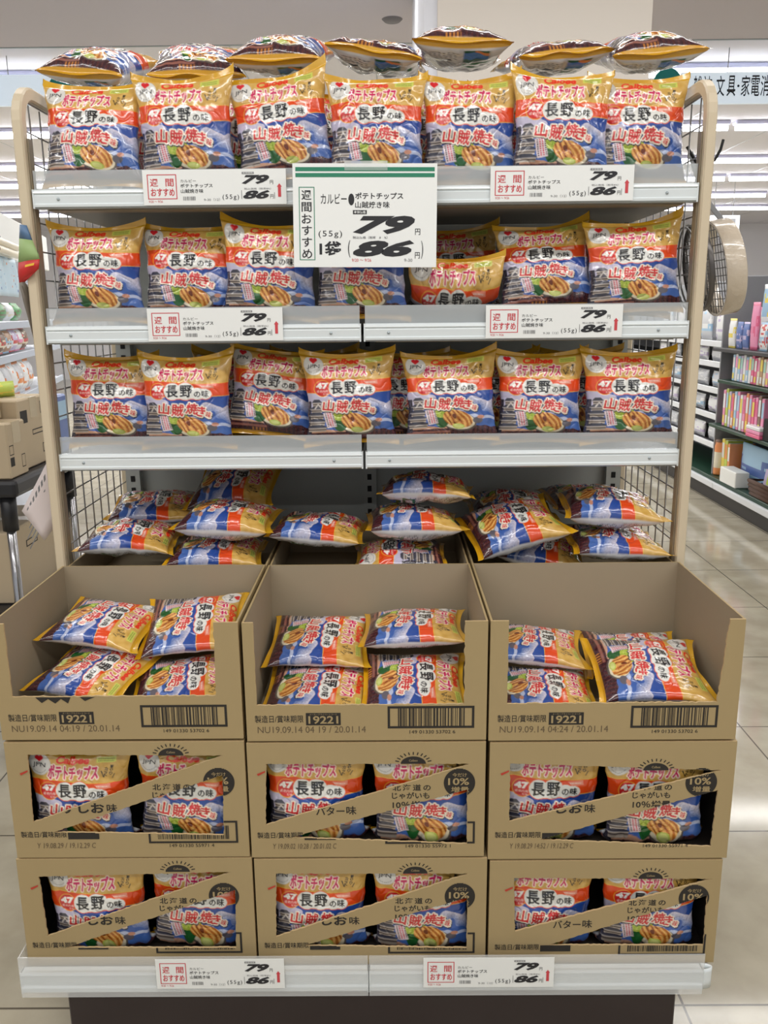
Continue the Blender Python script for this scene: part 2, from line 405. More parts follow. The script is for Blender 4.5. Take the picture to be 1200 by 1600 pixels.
foil = bpy.data.materials.new('printed_foil'); foil.use_nodes = True
_nt = foil.node_tree; _b = _nt.nodes['Principled BSDF']
_at = _nt.nodes.new('ShaderNodeAttribute'); _at.attribute_name = 'print'
_nt.links.new(_at.outputs['Color'], _b.inputs['Base Color'])
_b.inputs['Roughness'].default_value = .2; _b.inputs['Specular IOR Level'].default_value = .7
_b.inputs['Coat Weight'].default_value = .5; _b.inputs['Coat Roughness'].default_value = .06
_tc = _nt.nodes.new('ShaderNodeTexCoord'); _n = _nt.nodes.new('ShaderNodeTexNoise'); _n.inputs['Scale'].default_value = 42; _n.inputs['Detail'].default_value = 3
_nt.links.new(_tc.outputs['Object'], _n.inputs['Vector'])
_bp = _nt.nodes.new('ShaderNodeBump'); _bp.inputs['Strength'].default_value = .3; _bp.inputs['Distance'].default_value = .004
_nt.links.new(_n.outputs['Fac'], _bp.inputs['Height']); _nt.links.new(_bp.outputs[0], _b.inputs['Normal'])

def bag_meshes(seed, T=.056, el=.006, er=.006, fold=0.0, tilt=0.0, slump=.1, wr=1.0, bow=0.0, bend=None):
    """one pillow bag standing on its lower seal, front to -Y, origin at its centre.
    el/er: how far the upper corners stand up; fold: how far the top seal leans (+ backwards); tilt: the top is skewed"""
    rg = np.random.default_rng(seed)
    Wf, H = BW / 1000, BH / 1000; NF, NB, NV = 150, 44, 166
    st, sb = .058, .056
    v = np.linspace(0, 1, NV); s = np.clip((v - st * .85) / (1 - (st + sb) * .85), 0, 1)
    g = np.clip(4 * s * (1 - s), 0, 1) ** .42 * (1 - slump + 2 * slump * s)
    b = np.maximum(T / 2 * g, .00025)
    # half width a(v) so that half the girth keeps the flat width
    ph = np.linspace(0, math.pi, 121); ee = 2 / 2.35
    cx = np.sign(np.cos(ph)) * np.abs(np.cos(ph)) ** ee; cy = np.abs(np.sin(ph)) ** ee
    lo = np.full(NV, .02); hi = np.full(NV, Wf / 2 * 1.001)
    for _ in range(26):
        a = (lo + hi) / 2; L = np.hypot(np.diff(a[:, None] * cx, axis=1), np.diff(b[:, None] * cy, axis=1)).sum(1)
        hi = np.where(L > Wf, a, hi); lo = np.where(L > Wf, lo, a)
    a = (lo + hi) / 2
    def half(nc):
        u = np.linspace(0, 1, nc); X = np.empty((NV, nc)); Y = np.empty((NV, nc))
        for i in range(NV):
            px_, py_ = -a[i] * cx, -b[i] * cy
            l = np.concatenate([[0], np.hypot(np.diff(px_), np.diff(py_)).cumsum()]); l /= l[-1]
            X[i] = np.interp(u, l, px_); Y[i] = np.interp(u, l, py_)
        return u, X, Y
    uf, XF, YF = half(NF); ub, XB, YB = half(NB)
    U = np.concatenate([uf, ub[::-1][1:-1]]); X = np.concatenate([XF, XB[:, ::-1][:, 1:-1]], 1); Y = np.concatenate([YF, -YB[:, ::-1][:, 1:-1]], 1)
    isf = np.arange(X.shape[1]) < NF; NC = X.shape[1]
    Z = np.repeat((H * (.5 - v))[:, None], NC, 1)
    UU = np.repeat(U[None], NV, 0); VV = np.repeat(v[:, None], NC, 1)
    side = np.where(isf, -1.0, 1.0)[None]
    bell = np.clip(4 * U * (1 - U), 0, 1)[None] ** .5
    # dents, creases running out from the seals, pinches at the sides
    D = np.zeros((NV, NC))
    for half_i, sl in ((0, isf), (1, ~isf)):
        n = int(sl.sum()); q = np.zeros((NV, n))
        q += .0016 * smooth_noise(NV, n, 2.2, seed * 7 + half_i) + .0008 * smooth_noise(NV, n, 5.5, seed * 7 + 2 + half_i)
        r_ = smooth_noise(NV, n, 4.0, seed * 7 + 4 + half_i); q -= .0022 * np.exp(-np.abs(r_) * 4.0)
        uu = U[sl]
        for e, d0 in ((s, .16), (1 - s, .13)):
            f = np.zeros(n)
            for _ in range(7): f += rg.normal() * np.cos(math.pi * rg.integers(3, 17) * uu + rg.uniform(0, 6))
            q += .0016 * f[None] * np.exp(-e / d0)[:, None] * np.clip(e * 14, 0, 1)[:, None]
        D[:, sl] = q
    D *= wr * np.clip(s * (1 - s) * 9, 0, 1)[:, None]
    Y = Y + side * D * bell
    # pinched sides
    pin = .0022 * smooth_noise(NV, 2, 1, seed + 90)[:, :1] * 0 + .003 * np.sin(v * rg.uniform(9, 14) + rg.uniform(0, 6))[:, None] * np.clip(s * (1 - s) * 5, 0, 1)[:, None]
    X = X - np.sign(X) * np.abs(pin) * (np.abs(2 * UU - 1) ** 3)
    # corners of the seals stand out, the middle is drawn in
    wl, wr_ = np.clip(1 - 2 * U, 0, 1)[None] ** 2, np.clip(2 * U - 1, 0, 1)[None] ** 2
    up_ = np.exp(-VV / .10); dn = np.exp(-(1 - VV) / .10)
    Z += (el * wl + er * wr_) * up_ - .008 * bell * up_ + .006 * bell * dn - .003 * (wl + wr_) * dn
    # seals wave and lean
    kt = np.clip((st * 1.25 - VV) / (st * 1.25), 0, 1); kb = np.clip((VV - 1 + sb * 1.25) / (sb * 1.25), 0, 1)
    w1, w2, p1, p2 = rg.uniform(1.0, 2.4), rg.uniform(1.0, 2.2), rg.uniform(0, 6), rg.uniform(0, 6)
    Y += (.0035 * np.sin(2 * math.pi * w1 * UU + p1) + fold * .011) * kt + .003 * np.sin(2 * math.pi * w2 * UU + p2) * kb
    Z -= abs(fold) * .004 * kt
    X += tilt * .02 * (Z / H + .5) ** 2
    Y += bow * ((2 * VV - 1) ** 2 - .4)
    if bend is not None:                 # the lower half is folded back along the shelf
        z0, r = bend; sd = np.maximum(z0 - Z, 0); th = np.minimum(sd / r, R(84)); rest = sd - r * th
        Y, Z = (np.where(sd > 0, r * (1 - np.cos(th)) + rest * np.sin(th) + Y * np.cos(th), Y), np.where(sd > 0, z0 - r * np.sin(th) - rest * np.cos(th) + Y * np.sin(th), Z))
    P = np.stack([X, Y, Z], -1)
    C = np.empty((NV, NC, 4)); C[..., 3] = 1
    C[:, isf, :3] = shrink(ART_F, UU[:, isf], VV[:, isf]); C[:, ~isf, :3] = shrink(ART_B, 1 - UU[:, ~isf], VV[:, ~isf])
    k1, k2 = int(round(.058 * (NV - 1))), int(round((1 - .056) * (NV - 1)))
    out = []
    for nm, r0, r1, step in (('bag_body', k1, k2, 1), ('top_seal', 0, k1, 1), ('bottom_seal', k2, NV - 1, 1)):
        p = P[r0:r1 + 1].reshape(-1, 3); c = C[r0:r1 + 1].reshape(-1, 4); nr = r1 - r0 + 1
        i, j = np.mgrid[0:nr - 1, 0:NC]; j2 = (j + 1) % NC
        f = np.stack([i * NC + j, (i + 1) * NC + j, (i + 1) * NC + j2, i * NC + j2], -1).reshape(-1, 4)
        if nm == 'top_seal': c = c.copy(); c[:] = [*lin((214, 164, 32)), 1]
        if nm == 'bottom_seal': c = c.copy(); c[:] = [*lin((216, 162, 24)), 1]
        me = bpy.data.meshes.new(nm); me.vertices.add(len(p)); me.vertices.foreach_set('co', p.ravel())
        me.loops.add(f.size); me.loops.foreach_set('vertex_index', f.ravel())
        me.polygons.add(len(f)); me.polygons.foreach_set('loop_start', np.arange(0, f.size, 4)); me.polygons.foreach_set('use_smooth', np.ones(len(f), bool))
        me.update(); me.validate()
        at = me.color_attributes.new('print', 'FLOAT_COLOR', 'POINT'); at.data.foreach_set('color', c.ravel())
        me.materials.append(foil); out.append(me)
    return out

VARS = {}; BAGS = []
ADJ = {1:(-0.005,-0.005,0.0,1.0),2:(-0.01,0.01,0.0,1.0),3:(0.0,-0.01,0.0,1.0),4:(0.0,0.01,0.0,1.0),5:(-0.005,-0.015,0.0,1.0),6:(-0.02,0.02,0.0,1.0),7:(0.005,0.005,0.0,1.0),8:(0.0,0.01,0.0,1.0),9:(0.005,-0.015,0.0,1.0),10:(0.005,0.005,0.0,1.0),11:(-0.01,-0.01,0.0,1.0),12:(-0.01,-0.01,0.0,1.0),13:(0.02,0.0,0.0,1.0),14:(0.008,0.017,-0.002,1.0),15:(0.008,-0.008,-0.002,1.0),16:(0.002,0.002,0.0,1.0),17:(0.01,0.0,0.0,1.0),18:(-0.002,-0.002,-0.002,1.0),20:(-0.01,0.0,0.0,1.0),21:(-0.022,0.0,0.0,1.0),22:(0.01,0.02,0.0,1.0),23:(0.012,-0.01,0.0,1.0),26:(-0.005,-0.005,0.0,1.0),27:(-0.01,0.01,0.0,1.0),28:(-0.005,-0.005,0.0,1.0),30:(0.0,-0.01,0.0,1.0),34:(-0.015,0.007,0.007,1.0),35:(0.0,0.0,0.002,1.0),36:(0.0,-0.01,0.01,1.0),39:(0.0,0.0,-0.01,1.0),42:(0.01,-0.01,0.01,1.0),43:(-0.007,0.002,-0.005,1.0),44:(0.0,0.01,-0.01,1.0),45:(0.0,0.0,0.01,1.0),46:(0.0,-0.002,0.002,1.0),47:(-0.008,0.0,-0.012,1.0),48:(0.0,0.02,0.0,1.0),49:(-0.01,0.01,-0.01,1.0),50:(-0.012,0.0,0.01,1.0),51:(-0.005,0.005,0.005,1.0),52:(0.01,0.0,0.0,1.0),53:(0.002,-0.002,0.005,1.0),54:(0.001,0.02,0.005,0.97),55:(-0.005,0.0,0.005,1.0),56:(-0.01,-0.01,0.01,1.0),57:(0.01,-0.012,0.01,0.94),58:(-0.01,-0.005,0.013,0.955),59:(0.012,0.014,0.014,0.925),60:(-0.01,0.013,-0.004,0.955),61:(0.004,-0.012,0.008,0.97),62:(0.008,0.01,-0.005,0.97),63:(-0.012,-0.012,0.016,0.97),64:(-0.014,-0.004,0.001,0.955),65:(0.006,-0.006,0.016,0.895),66:(0.004,0.006,-0.005,0.955),67:(0.0,-0.014,-0.004,0.955),68:(-0.014,-0.006,0.016,1.0),69:(-0.005,0.0,0.007,1.0),70:(-0.003,0.003,0.007,1.0),71:(0.0,0.003,0.007,1.0),72:(0.005,0.0,0.005,1.0),73:(0.01,0.01,0.0,1.0),74:(0.008,0.002,0.0,1.0),75:(-0.012,0.0,0.007,1.0),76:(-0.003,0.009,0.007,1.0),77:(0.0,0.003,0.007,1.0),78:(0.0,0.0,0.007,1.0),79:(0.0,0.005,0.007,1.0),80:(0.002,0.0,0.007,1.0)}   # small shifts (metres) and scale that keep the filled bags from cutting into each other
SPEC = {  # a few bags of different shape
    'a': dict(seed=11, el=.012, er=.009), 'b': dict(seed=12, el=.012, er=.018, T=.060), 'c': dict(seed=13, el=.004, er=.022, tilt=.1, T=.054),
    'd': dict(seed=14, el=.020, er=.006, fold=.4), 'e': dict(seed=15, el=.010, er=.014, fold=-.5, slump=.16), 'f': dict(seed=16, el=.008, er=.020, T=.052),
    'g': dict(seed=17, el=.006, er=.008, T=.058, wr=1.3), 'h': dict(seed=18, el=.010, er=.012, T=.070, wr=.9), 'i': dict(seed=19, el=.008, er=.003, T=.060, wr=1.4, bow=.008),
    'w': dict(seed=31, el=.003, er=.003, T=.060, bend=(-.060, .012)), 'x': dict(seed=32, el=.004, er=.003, T=.060, wr=1.2, bend=(-.060, .012)), 'y': dict(seed=33, el=.003, er=.004, T=.058, wr=1.1, bend=(-.060, .012)),
    'k': dict(seed=21, el=.010, er=.012, T=.046, fold=-.6, bend=(.058, .036)), 'j': dict(seed=20, el=.004, er=.009, T=.060, wr=1.2, bow=-.006)}
STAND = Matrix.Identity(3)
LIE_R = Matrix(((0, 0, 1), (-1, 0, 0), (0, -1, 0)))      # printed face up, top to the right
LIE_L = Matrix(((0, 0, -1), (1, 0, 0), (0, -1, 0)))      # printed face up, top to the left
LIE_B = Matrix(((1, 0, 0), (0, 0, 1), (0, -1, 0)))       # printed face up, top away from the viewer
def bag(var, x, y, z, label, group, base=STAND, rx=0, ry=0, rz=0, sc=(1, 1, 1)):
    """one bag (body) with its two end seals; rx, ry, rz tilt it about the world axes, degrees"""
    i_ = len(BAGS); dx, dy, dz, ds = ADJ.get(i_, (0, 0, 0, 1)); x += dx; y += dy; z += dz; sc = tuple(q * ds for q in sc)
    if var not in VARS: VARS[var] = bag_meshes(**SPEC[var])
    body = bpy.data.objects.new('chip_bag', VARS[var][0]); COL.objects.link(body); BAGS.append(body)
    rot = (Matrix.Rotation(R(rz), 3, 'Z') @ Matrix.Rotation(R(ry), 3, 'Y') @ Matrix.Rotation(R(rx), 3, 'X') @ base)
    body.matrix_world = Matrix.Translation((x, y, z)) @ rot.to_4x4() @ Matrix.Diagonal((*sc, 1))
    for nm, me in zip(('top_seal', 'bottom_seal'), VARS[var][1:]):
        c = bpy.data.objects.new(nm, me); COL.objects.link(c); c.parent = body
    return tag(body, label, 'bag of chips', group)
# ------------------------------------------------------------------ materials
m_wall = mat('painted_wall', (226, 225, 228), .8)
m_ceil = mat('ceiling_board', (226, 224, 230), .85, noise=.02, nscale=3)
m_soffit = mat('ceiling_soffit', (206, 201, 208), .85)
m_column = mat('column_paint', (234, 226, 216), .7)
m_columnside = mat('column_corner_strip', (238, 240, 248), .6)
m_beige = mat('beige_powder_coat', (208, 193, 166), .38, noise=.02, nscale=8)
m_beige_d = mat('beige_inner_channel', (140, 128, 108), .45)
m_steel = mat('chrome_wire', (150, 150, 150), .3, metal=.7)
m_alu = mat('price_rail_silver', (224, 231, 233), .25, spec=.8)
m_alu2 = mat('price_rail_groove', (168, 178, 182), .3, metal=.3)
m_panel = mat('grey_rack_panel', (188, 193, 190), .5)
m_shelf = mat('shelf_board_grey', (150, 146, 140), .5)
m_dark = mat('dark_slot', (14, 14, 16), .7)
m_plinth = mat('brown_plinth', (46, 34, 34), .45, noise=.06, nscale=40)
m_white = mat('white_card', (238, 240, 238), .45)
m_black = mat('ink_black', (36, 36, 40), .6)
m_red = mat('ink_red', (206, 70, 78), .6)
m_green = mat('ink_green', (38, 128, 98), .55)
m_kraft = mat('cardboard_outer', (168, 147, 106), .75, noise=.035, nscale=12, bump=.05, bscale=60, stretch=(1, 1, .12))
m_kraft_shade = mat('cardboard_inner_shaded', (160, 146, 122), .85, noise=.03, nscale=14)  # tray insides: outer cardboard made greyer, their weaker light put into the colour
m_dark_in = mat('dark_carton_inside', (50, 43, 37), .8)  # inside of the lidded cartons, much darker than their outer cardboard
m_kraft_edge = mat('cardboard_torn_edge', (196, 170, 126), .9, noise=.2, nscale=260)
m_kprint = mat('carton_print', (40, 36, 32), .7)
m_kstamp = mat('carton_date_stamp', (104, 88, 66), .8)
m_clear = bpy.data.materials.new('clear_plastic_guard'); m_clear.use_nodes = True
_b = m_clear.node_tree.nodes['Principled BSDF']; _b.inputs['Base Color'].default_value = (.74, .79, .81, 1); _b.inputs['Roughness'].default_value = .1; _b.inputs['Alpha'].default_value = .34; _b.inputs['Specular IOR Level'].default_value = .8
m_clear2 = bpy.data.materials.new('clear_plastic_thin'); m_clear2.use_nodes = True
_b = m_clear2.node_tree.nodes['Principled BSDF']; _b.inputs['Base Color'].default_value = (.9, .92, .92, 1); _b.inputs['Roughness'].default_value = .08; _b.inputs['Alpha'].default_value = .3; _b.inputs['Specular IOR Level'].default_value = .9

# ------------------------------------------------------------------ the setting
def tile_floor():
    m = bpy.data.materials.new('polished_floor_tile'); m.use_nodes = True; nt = m.node_tree; b = nt.nodes['Principled BSDF']
    tc = nt.nodes.new('ShaderNodeTexCoord'); sep = nt.nodes.new('ShaderNodeSeparateXYZ'); nt.links.new(tc.outputs['Object'], sep.inputs[0])
    def math_(op, a, v=None, v2=None):
        n = nt.nodes.new('ShaderNodeMath'); n.operation = op
        for i, q in enumerate((a, v)):
            if q is None: continue
            if isinstance(q, (int, float)): n.inputs[i].default_value = q
            else: nt.links.new(q, n.inputs[i])
        return n.outputs[0]
    def joint(o, off):
        a = math_('DIVIDE', math_('ADD', o, -off + 55.6), .556)
        f = math_('FRACT', a); d = math_('ABSOLUTE', math_('SUBTRACT', f, .5))
        return math_('GREATER_THAN', d, .5 - .0042)
    j = math_('MAXIMUM', joint(sep.outputs[0], .592), joint(sep.outputs[1], .292))
    n = nt.nodes.new('ShaderNodeTexNoise'); n.inputs['Scale'].default_value = 7; n.inputs['Detail'].default_value = 6; nt.links.new(tc.outputs['Object'], n.inputs['Vector'])
    r = nt.nodes.new('ShaderNodeValToRGB'); r.color_ramp.elements[0].color = (*lin((170, 162, 143)), 1); r.color_ramp.elements[1].color = (*lin((190, 183, 164)), 1)
    r.color_ramp.elements[0].position = .35; r.color_ramp.elements[1].position = .68
    nt.links.new(n.outputs['Fac'], r.inputs[0])
    mx = nt.nodes.new('ShaderNodeMix'); mx.data_type = 'RGBA'; mx.inputs[7].default_value = (*lin((92, 86, 76)), 1)
    nt.links.new(j, mx.inputs[0]); nt.links.new(r.outputs[0], mx.inputs[6]); nt.links.new(mx.outputs[2], b.inputs['Base Color'])
    b.inputs['Roughness'].default_value = .10; b.inputs['Specular IOR Level'].default_value = .75
    return m
mb = MB(); mb.box2((-9, -6, -.05), (9, 16, 0), tile_floor()); tag(mb.build('floor'), kind='structure')
mb = MB(); mb.box2((-9, 3.80, 2.9), (9, 16, 2.95), m_ceil)
for x in [-.926 + .904 * k for k in range(-8, 10)]: mb.box2((x - .004, 3.80, 2.8985), (x + .004, 16, 2.9), m_alu2)
tag(mb.build('ceiling'), kind='structure')
mb = MB(); mb.box2((-9, -6, 2.80), (9, 3.79, 2.85), m_soffit); mb.box2((-9, 3.79, 2.80), (9, 3.80, 2.9), m_soffit); mb.box2((-9, 3.775, 2.796), (9, 3.79, 2.80), m_alu2)
tag(mb.build('ceiling_soffit'), kind='structure')
mb = MB(); mb.box2((-9, 15.95, 0), (9, 16.05, 2.95), m_wall); tag(mb.build('wall_back'), kind='structure')
mb = MB(); mb.box2((-9.05, -6, 0), (-9, 16, 2.95), m_wall); tag(mb.build('wall_left'), kind='structure')
mb = MB(); mb.box2((9, -6, 0), (9.05, 16, 2.95), m_wall); tag(mb.build('wall_right'), kind='structure')
# square column behind the rack
mb = MB(); mb.box2((.225, 1.70, 0), (.982, 3.2, 2.80), m_column); mb.box2((.178, 1.72, 0), (.225, 3.18, 2.80), m_columnside)
tag(mb.build('column'), kind='structure')
mb = MB(); mb.lathe([(0, 0), (.042, 0), (.055, .012)][::-1], (.077, 3.36, 2.786), mat('ceiling_speaker_grey', (120, 118, 124), .6), n=28)
mb.lathe([(.055, 0), (.058, .002)], (.077, 3.36, 2.798), m_soffit, n=28)
tag(mb.build('ceiling_fitting'), 'small round grey fitting set flush in the ceiling left of the column', 'ceiling fitting')

# fluorescent tubes far behind the rack (only the runs the photo shows)
m_tube = mat('fluorescent_tube', (250, 252, 255), .4, emit=14.0)
m_house = mat('lamp_housing', (206, 206, 232), .5)
rows = {1: [(4.69, -3.2, -1.72), (4.69, 1.70, 3.4)], 2: [(6.5, -3.9, -2.55), (6.5, 1.6, 3.07), (6.5, 3.12, 4.4)], 3: [(8.25, -4.6, -3.1), (8.25, 2.7, 4.6)],
        4: [(9.58, -5.2, -3.6), (9.58, 3.0, 4.22), (9.58, 4.27, 5.4)], 5: [(11.2, -5.8, -4.1), (11.2, 3.4, 5.42), (11.2, 5.47, 6.4)], 6: [(12.8, -6.5, -4.7), (12.8, 4.2, 6.2)]}
nth = ['first', 'second', 'third', 'fourth', 'fifth', 'sixth']
for k, runs in rows.items():
    seen = {}
    for (yy, x0, x1) in runs:
        sd = 'left' if x0 < 0 else 'right'; seen[sd] = seen.get(sd, 0) + 1
        o = empty('ceiling_light', ((x0 + x1) / 2, yy, 2.9), 'bright fluorescent ceiling tube %s of the rack, %s row counted from the nearest%s' % (sd, nth[k - 1], '' if seen[sd] == 1 else ', outer tube'), 'ceiling light', 'fluorescent ceiling tubes')
        h = MB(); h.bbox((-(x1 - x0) / 2, -.05, -.032), ((x1 - x0) / 2, .05, 0), m_house, .006, 1); h.build('lamp_housing', o)
        t = MB(); L = (x1 - x0) / 2 - .01; t.tube([(-L, 0, -.058), (L, 0, -.058)], .022, m_tube, n=10)
        for s_ in (-1, 1): t.box((s_ * (L - .02), 0, -.04), (.02, .03, .03), m_house)
        t.build('tube', o)

# ------------------------------------------------------------------ the display rack
rack = empty('display_rack', (0, 0, 0), 'beige end-of-aisle shop display rack with silver price rails full of chip bags', 'display rack')
mb = MB()
for lo, hi in (((-.594, .43, .1), (-.003, .445, 1.64)), ((.003, .43, .1), (.594, .445, 1.64))): mb.box2(lo, hi, m_panel)
mb.build('back_panel', rack)
for x in (-.585, -.008, .585):
    mb = MB(); mb.box2((x - .017, .408, .1), (x + .017, .43, 1.66), m_panel)
    for k in range(52): mb.box2((x - .005, .4065, .14 + k * .029), (x + .005, .4085, .154 + k * .029), m_dark)
    mb.build('slotted_upright', rack)
for s_ in (-1, 1):
    f = MB(); X = s_ * .614; y1 = .455; zt = 1.683; r = .055; path = [(X, 0, .0)]
    for a in range(0, 91, 15): path.append((X, r - r * math.cos(R(a)), zt - r + r * math.sin(R(a))))
    for a in range(0, 91, 15): path.append((X, y1 - r + r * math.sin(R(a)), zt - r + r * math.cos(R(a))))
    path.append((X, y1, .0)); f.tube(path, .01, m_beige, flat=(.0095, .012))
    fr = f.build('side_frame', rack)
    c = MB(); c.box2((X - s_ * .0115 - .0012, .002, .15), (X - s_ * .0115 + .0012, .020, 1.60), m_beige_d); c.build('shelf_channel', fr)
    w = MB()
    for k in range(9): w.tube([(X - s_ * .004, .04 + k * .05, .14), (X - s_ * .004, .04 + k * .05, zt - .02)], .0016, m_steel, n=5)
    for k in range(30): w.tube([(X - s_ * .001, .012, .16 + k * .052), (X - s_ * .001, y1 - .012, .16 + k * .052)], .0016, m_steel, n=5)
    w.build('wire_mesh', fr)
def shelf(z, y0, joint, depth=.405, w=.6):
    """two boards with price rails; z = underside of the rail"""
    for s_ in (-1, 1):
        x0, x1 = (-w, joint - .004) if s_ < 0 else (joint + .004, w)
        b = MB(); b.bbox((x0 + .004, y0 + .012, z + .003), (x1 - .004, depth, z + .030), m_shelf, .003, 1); b.box2((x0 + .02, y0 + .014, z - .002), (x1 - .02, y0 + .05, z + .003), m_beige_d)
        sh = b.build('shelf', rack)
        p = MB(); prof = [(.012, 0), (-.001, 0), (-.004, .003), (-.0045, .007), (-.0025, .009), (-.0035, .022), (-.002, .0245), (-.005, .0265), (-.0035, .030), (.0, .033), (.012, .033)]
        for (ya, za), (yb, zb) in zip(prof[:-1], prof[1:]):
            p.add([(x0, y0 + ya, z + za), (x1, y0 + ya, z + za), (x1, y0 + yb, z + zb), (x0, y0 + yb, z + zb)], [(0, 1, 2, 3)], m_alu if zb > .003 else m_alu2)
        for xe in (x0, x1): p.box2((xe - .0015, y0 - .004, z), (xe + .0015, y0 + .012, z + .033), m_alu)
        for xs in (x0 + .045, x1 - .055): p.lathe([(.003, 0), (.0025, -.0015), (0, -.002)], (xs, y0 - .003, z + .016), m_alu2, n=10, axis='y')
        p.build('price_rail', sh)
        g = MB(); g.box2((x0 + .001, y0 + .002, z + .033), (x1 - .001, y0 + .0045, z + .066), m_clear); g.build('clear_guard', sh)
shelf(1.480, .0, 0.0); shelf(1.238, .0, -.008); shelf(.995, .006, -.008)
# back shelf board and the deck
b = MB(); b.bbox((-.598, .0, .722), (.598, .405, .738), m_shelf, .003, 1); b.build('shelf', rack)
b = MB(); b.bbox((-.595, -.36, .14), (.595, .42, .170), m_shelf, .003, 1); dk = b.build('deck', rack)
for x0, x1 in ((-.611, -.004), (-.002, .578)):
    p = MB(); z = .132; y0 = -.368
    prof = [(.012, 0), (-.001, 0), (-.005, .004), (-.005, .012), (-.002, .015), (-.003, .030), (-.002, .034), (-.005, .038), (-.002, .042), (.012, .042)]
    for (ya, za), (yb, zb) in zip(prof[:-1], prof[1:]): p.add([(x0, y0 + ya, z + za), (x1, y0 + ya, z + za), (x1, y0 + yb, z + zb), (x0, y0 + yb, z + zb)], [(0, 1, 2, 3)], m_alu)
    for xe in (x0, x1): p.box2((xe - .0015, y0 - .004, z), (xe + .0015, y0 + .012, z + .042), m_alu)
    pr = p.build('price_rail', dk)
    g = MB(); g.box2((x0, y0 - .0075, z - .004), (x1, y0 - .0055, z + .077), m_clear2); g.build('clear_guard', dk)
p = MB(); rr = .018       # rounded end of the deck rail curling back on the right, short return on the left
P = [[(.578 + rr * math.sin(R(a)), -.3725 + .008 - .008 * math.cos(R(a)), z_) for z_ in (.136, .150, .168, .176)] for a in range(0, 181, 20)]
p.grid(P, m_alu, thick=.002); p.build('rail_end', dk)
p = MB(); p.box2((-.6125, -.372, .132), (-.6105, -.32, .205), m_clear2); p.build('rail_end', dk)
b = MB(); b.bbox((-.545, -.345, .0), (.545, .44, .14), m_plinth, .003, 1); b.build('plinth', rack)
# ------------------------------------------------------------------ chip bags
HB = .098
def stand(var, x, zs, label, group, y=.055, lean=6, **k):
    return bag(var, x, y, zs + .004 + (HB if zs > 1.4 else HB * .95) * math.cos(R(lean)) + .012 * abs(math.sin(R(lean))) + .09 * abs(math.sin(R(k.get('ry', 0)))), label, group, STAND, rx=-lean, sc=(1, 1, 1) if zs > 1.4 else (1, 1, .88 if lean > 12 else .90 if var in 'cf' else .93 if var in 'je' else .95), **k)
G1, G2, G3 = 'chip bags standing on the top shelf', 'chip bags standing on the second shelf', 'chip bags standing on the third shelf'
Z1, Z2, Z3 = 1.511, 1.269, 1.026
top = [('a', -.500, 14, 0, 'chip bag standing at the left end of the top shelf, against the side frame'),
       ('b', -.322, 3, -2, 'chip bag with tall upper corners above the left price card on the top shelf'),
       ('c', -.143, 6, -7, 'chip bag with its right corner pulled high, third from left on the top shelf'),
       ('g', .022, 8, 0, 'chip bag standing right above the big price sign on the top shelf'),
       ('b', .194, 3, 0, 'chip bag standing just right of the big price sign on the top shelf'),
       ('d', .363, 6, 1, 'chip bag behind the right price card, second from the right end of the top shelf'),
       ('a', .527, 5, 0, 'chip bag standing at the right end of the top shelf')]
for v, x, ln, ry, lb in top: stand(v, x, Z1, lb, G1, lean=ln, ry=ry)
for v, x, lb in (('d', -.40, 'chip bag in the back row, seen between the first two top shelf bags'), ('e', -.055, 'back row chip bag seen between the third and fourth top shelf bags'),
                 ('h', .285, 'back row chip bag seen between the fifth and sixth top shelf bags'), ('d', .455, 'back row chip bag seen between the sixth and seventh top shelf bags')):
    stand(v, x, Z1, lb, G1, y=.150, lean=3)
stand('a', -.21, Z1, 'back row chip bag seen between the second and third top shelf bags', G1, y=.150, lean=3)
stand('g', .12, Z1, 'back row chip bag hidden behind the fourth top shelf bag', G1, y=.152, lean=3)
sec = [('h', -.530, 4, 0, .052, 'chip bag standing at the left end of the second shelf'),
       ('g', -.348, 6, 1, .055, 'chip bag standing second from the left on the second shelf, above the left price card'),
       ('d', -.190, 3, 2, .05, 'chip bag with a high left corner standing third from the left on the second shelf'),
       ('a', -.012, 5, 0, .055, 'chip bag half covered by the big hanging price sign on the second shelf'),
       ('f', .334, 14, -4, .085, 'slumped chip bag with a high right corner, second from right on second shelf'),
       ('c', .507, 5, -3, .052, 'large chip bag tilted up to the right at the right end of the second shelf')]
for v, x, ln, ry, yy, lb in sec: stand(v, x, Z2, lb, G2, lean=ln, ry=ry, y=yy)
stand('e', .185, Z2, 'chip bag peeking out right beside the big price sign behind the sunken bag', G2, y=.222, lean=3, ry=-4)
bag('k', .180, .050, Z2 + .031, 'sunken chip bag with its seal folded back, second shelf right of the big sign', G2, STAND, rx=-2)
stand('h', .535, Z2, 'chip bag behind the tilted right end bag on the second shelf', G2, y=.125, lean=1, ry=1)
thr = [('a', -.519, 5, 0, .055, 'chip bag standing at the left end of the third shelf, poking out past the rail'),
       ('b', -.366, 3, 0, .052, 'chip bag standing second from the left on the third shelf'),
       ('j', -.193, 9, 7, .095, 'tipped chip bag set back with its lower seal showing on the third shelf'),
       ('a', -.037, 4, -2, .050, 'chip bag standing left of the rail joint on the third shelf'),
       ('f', .166, 9, -2, .055, 'chip bag with pointed right corner, right of the third shelf rail joint'),
       ('h', .348, 4, 0, .052, 'chip bag standing second from the right on the third shelf'),
       ('a', .514, 4, -1, .052, 'chip bag standing at the right end of the third shelf')]
for v, x, ln, ry, yy, lb in thr: stand(v, x, Z3, lb, G3, lean=ln, ry=ry, y=yy)
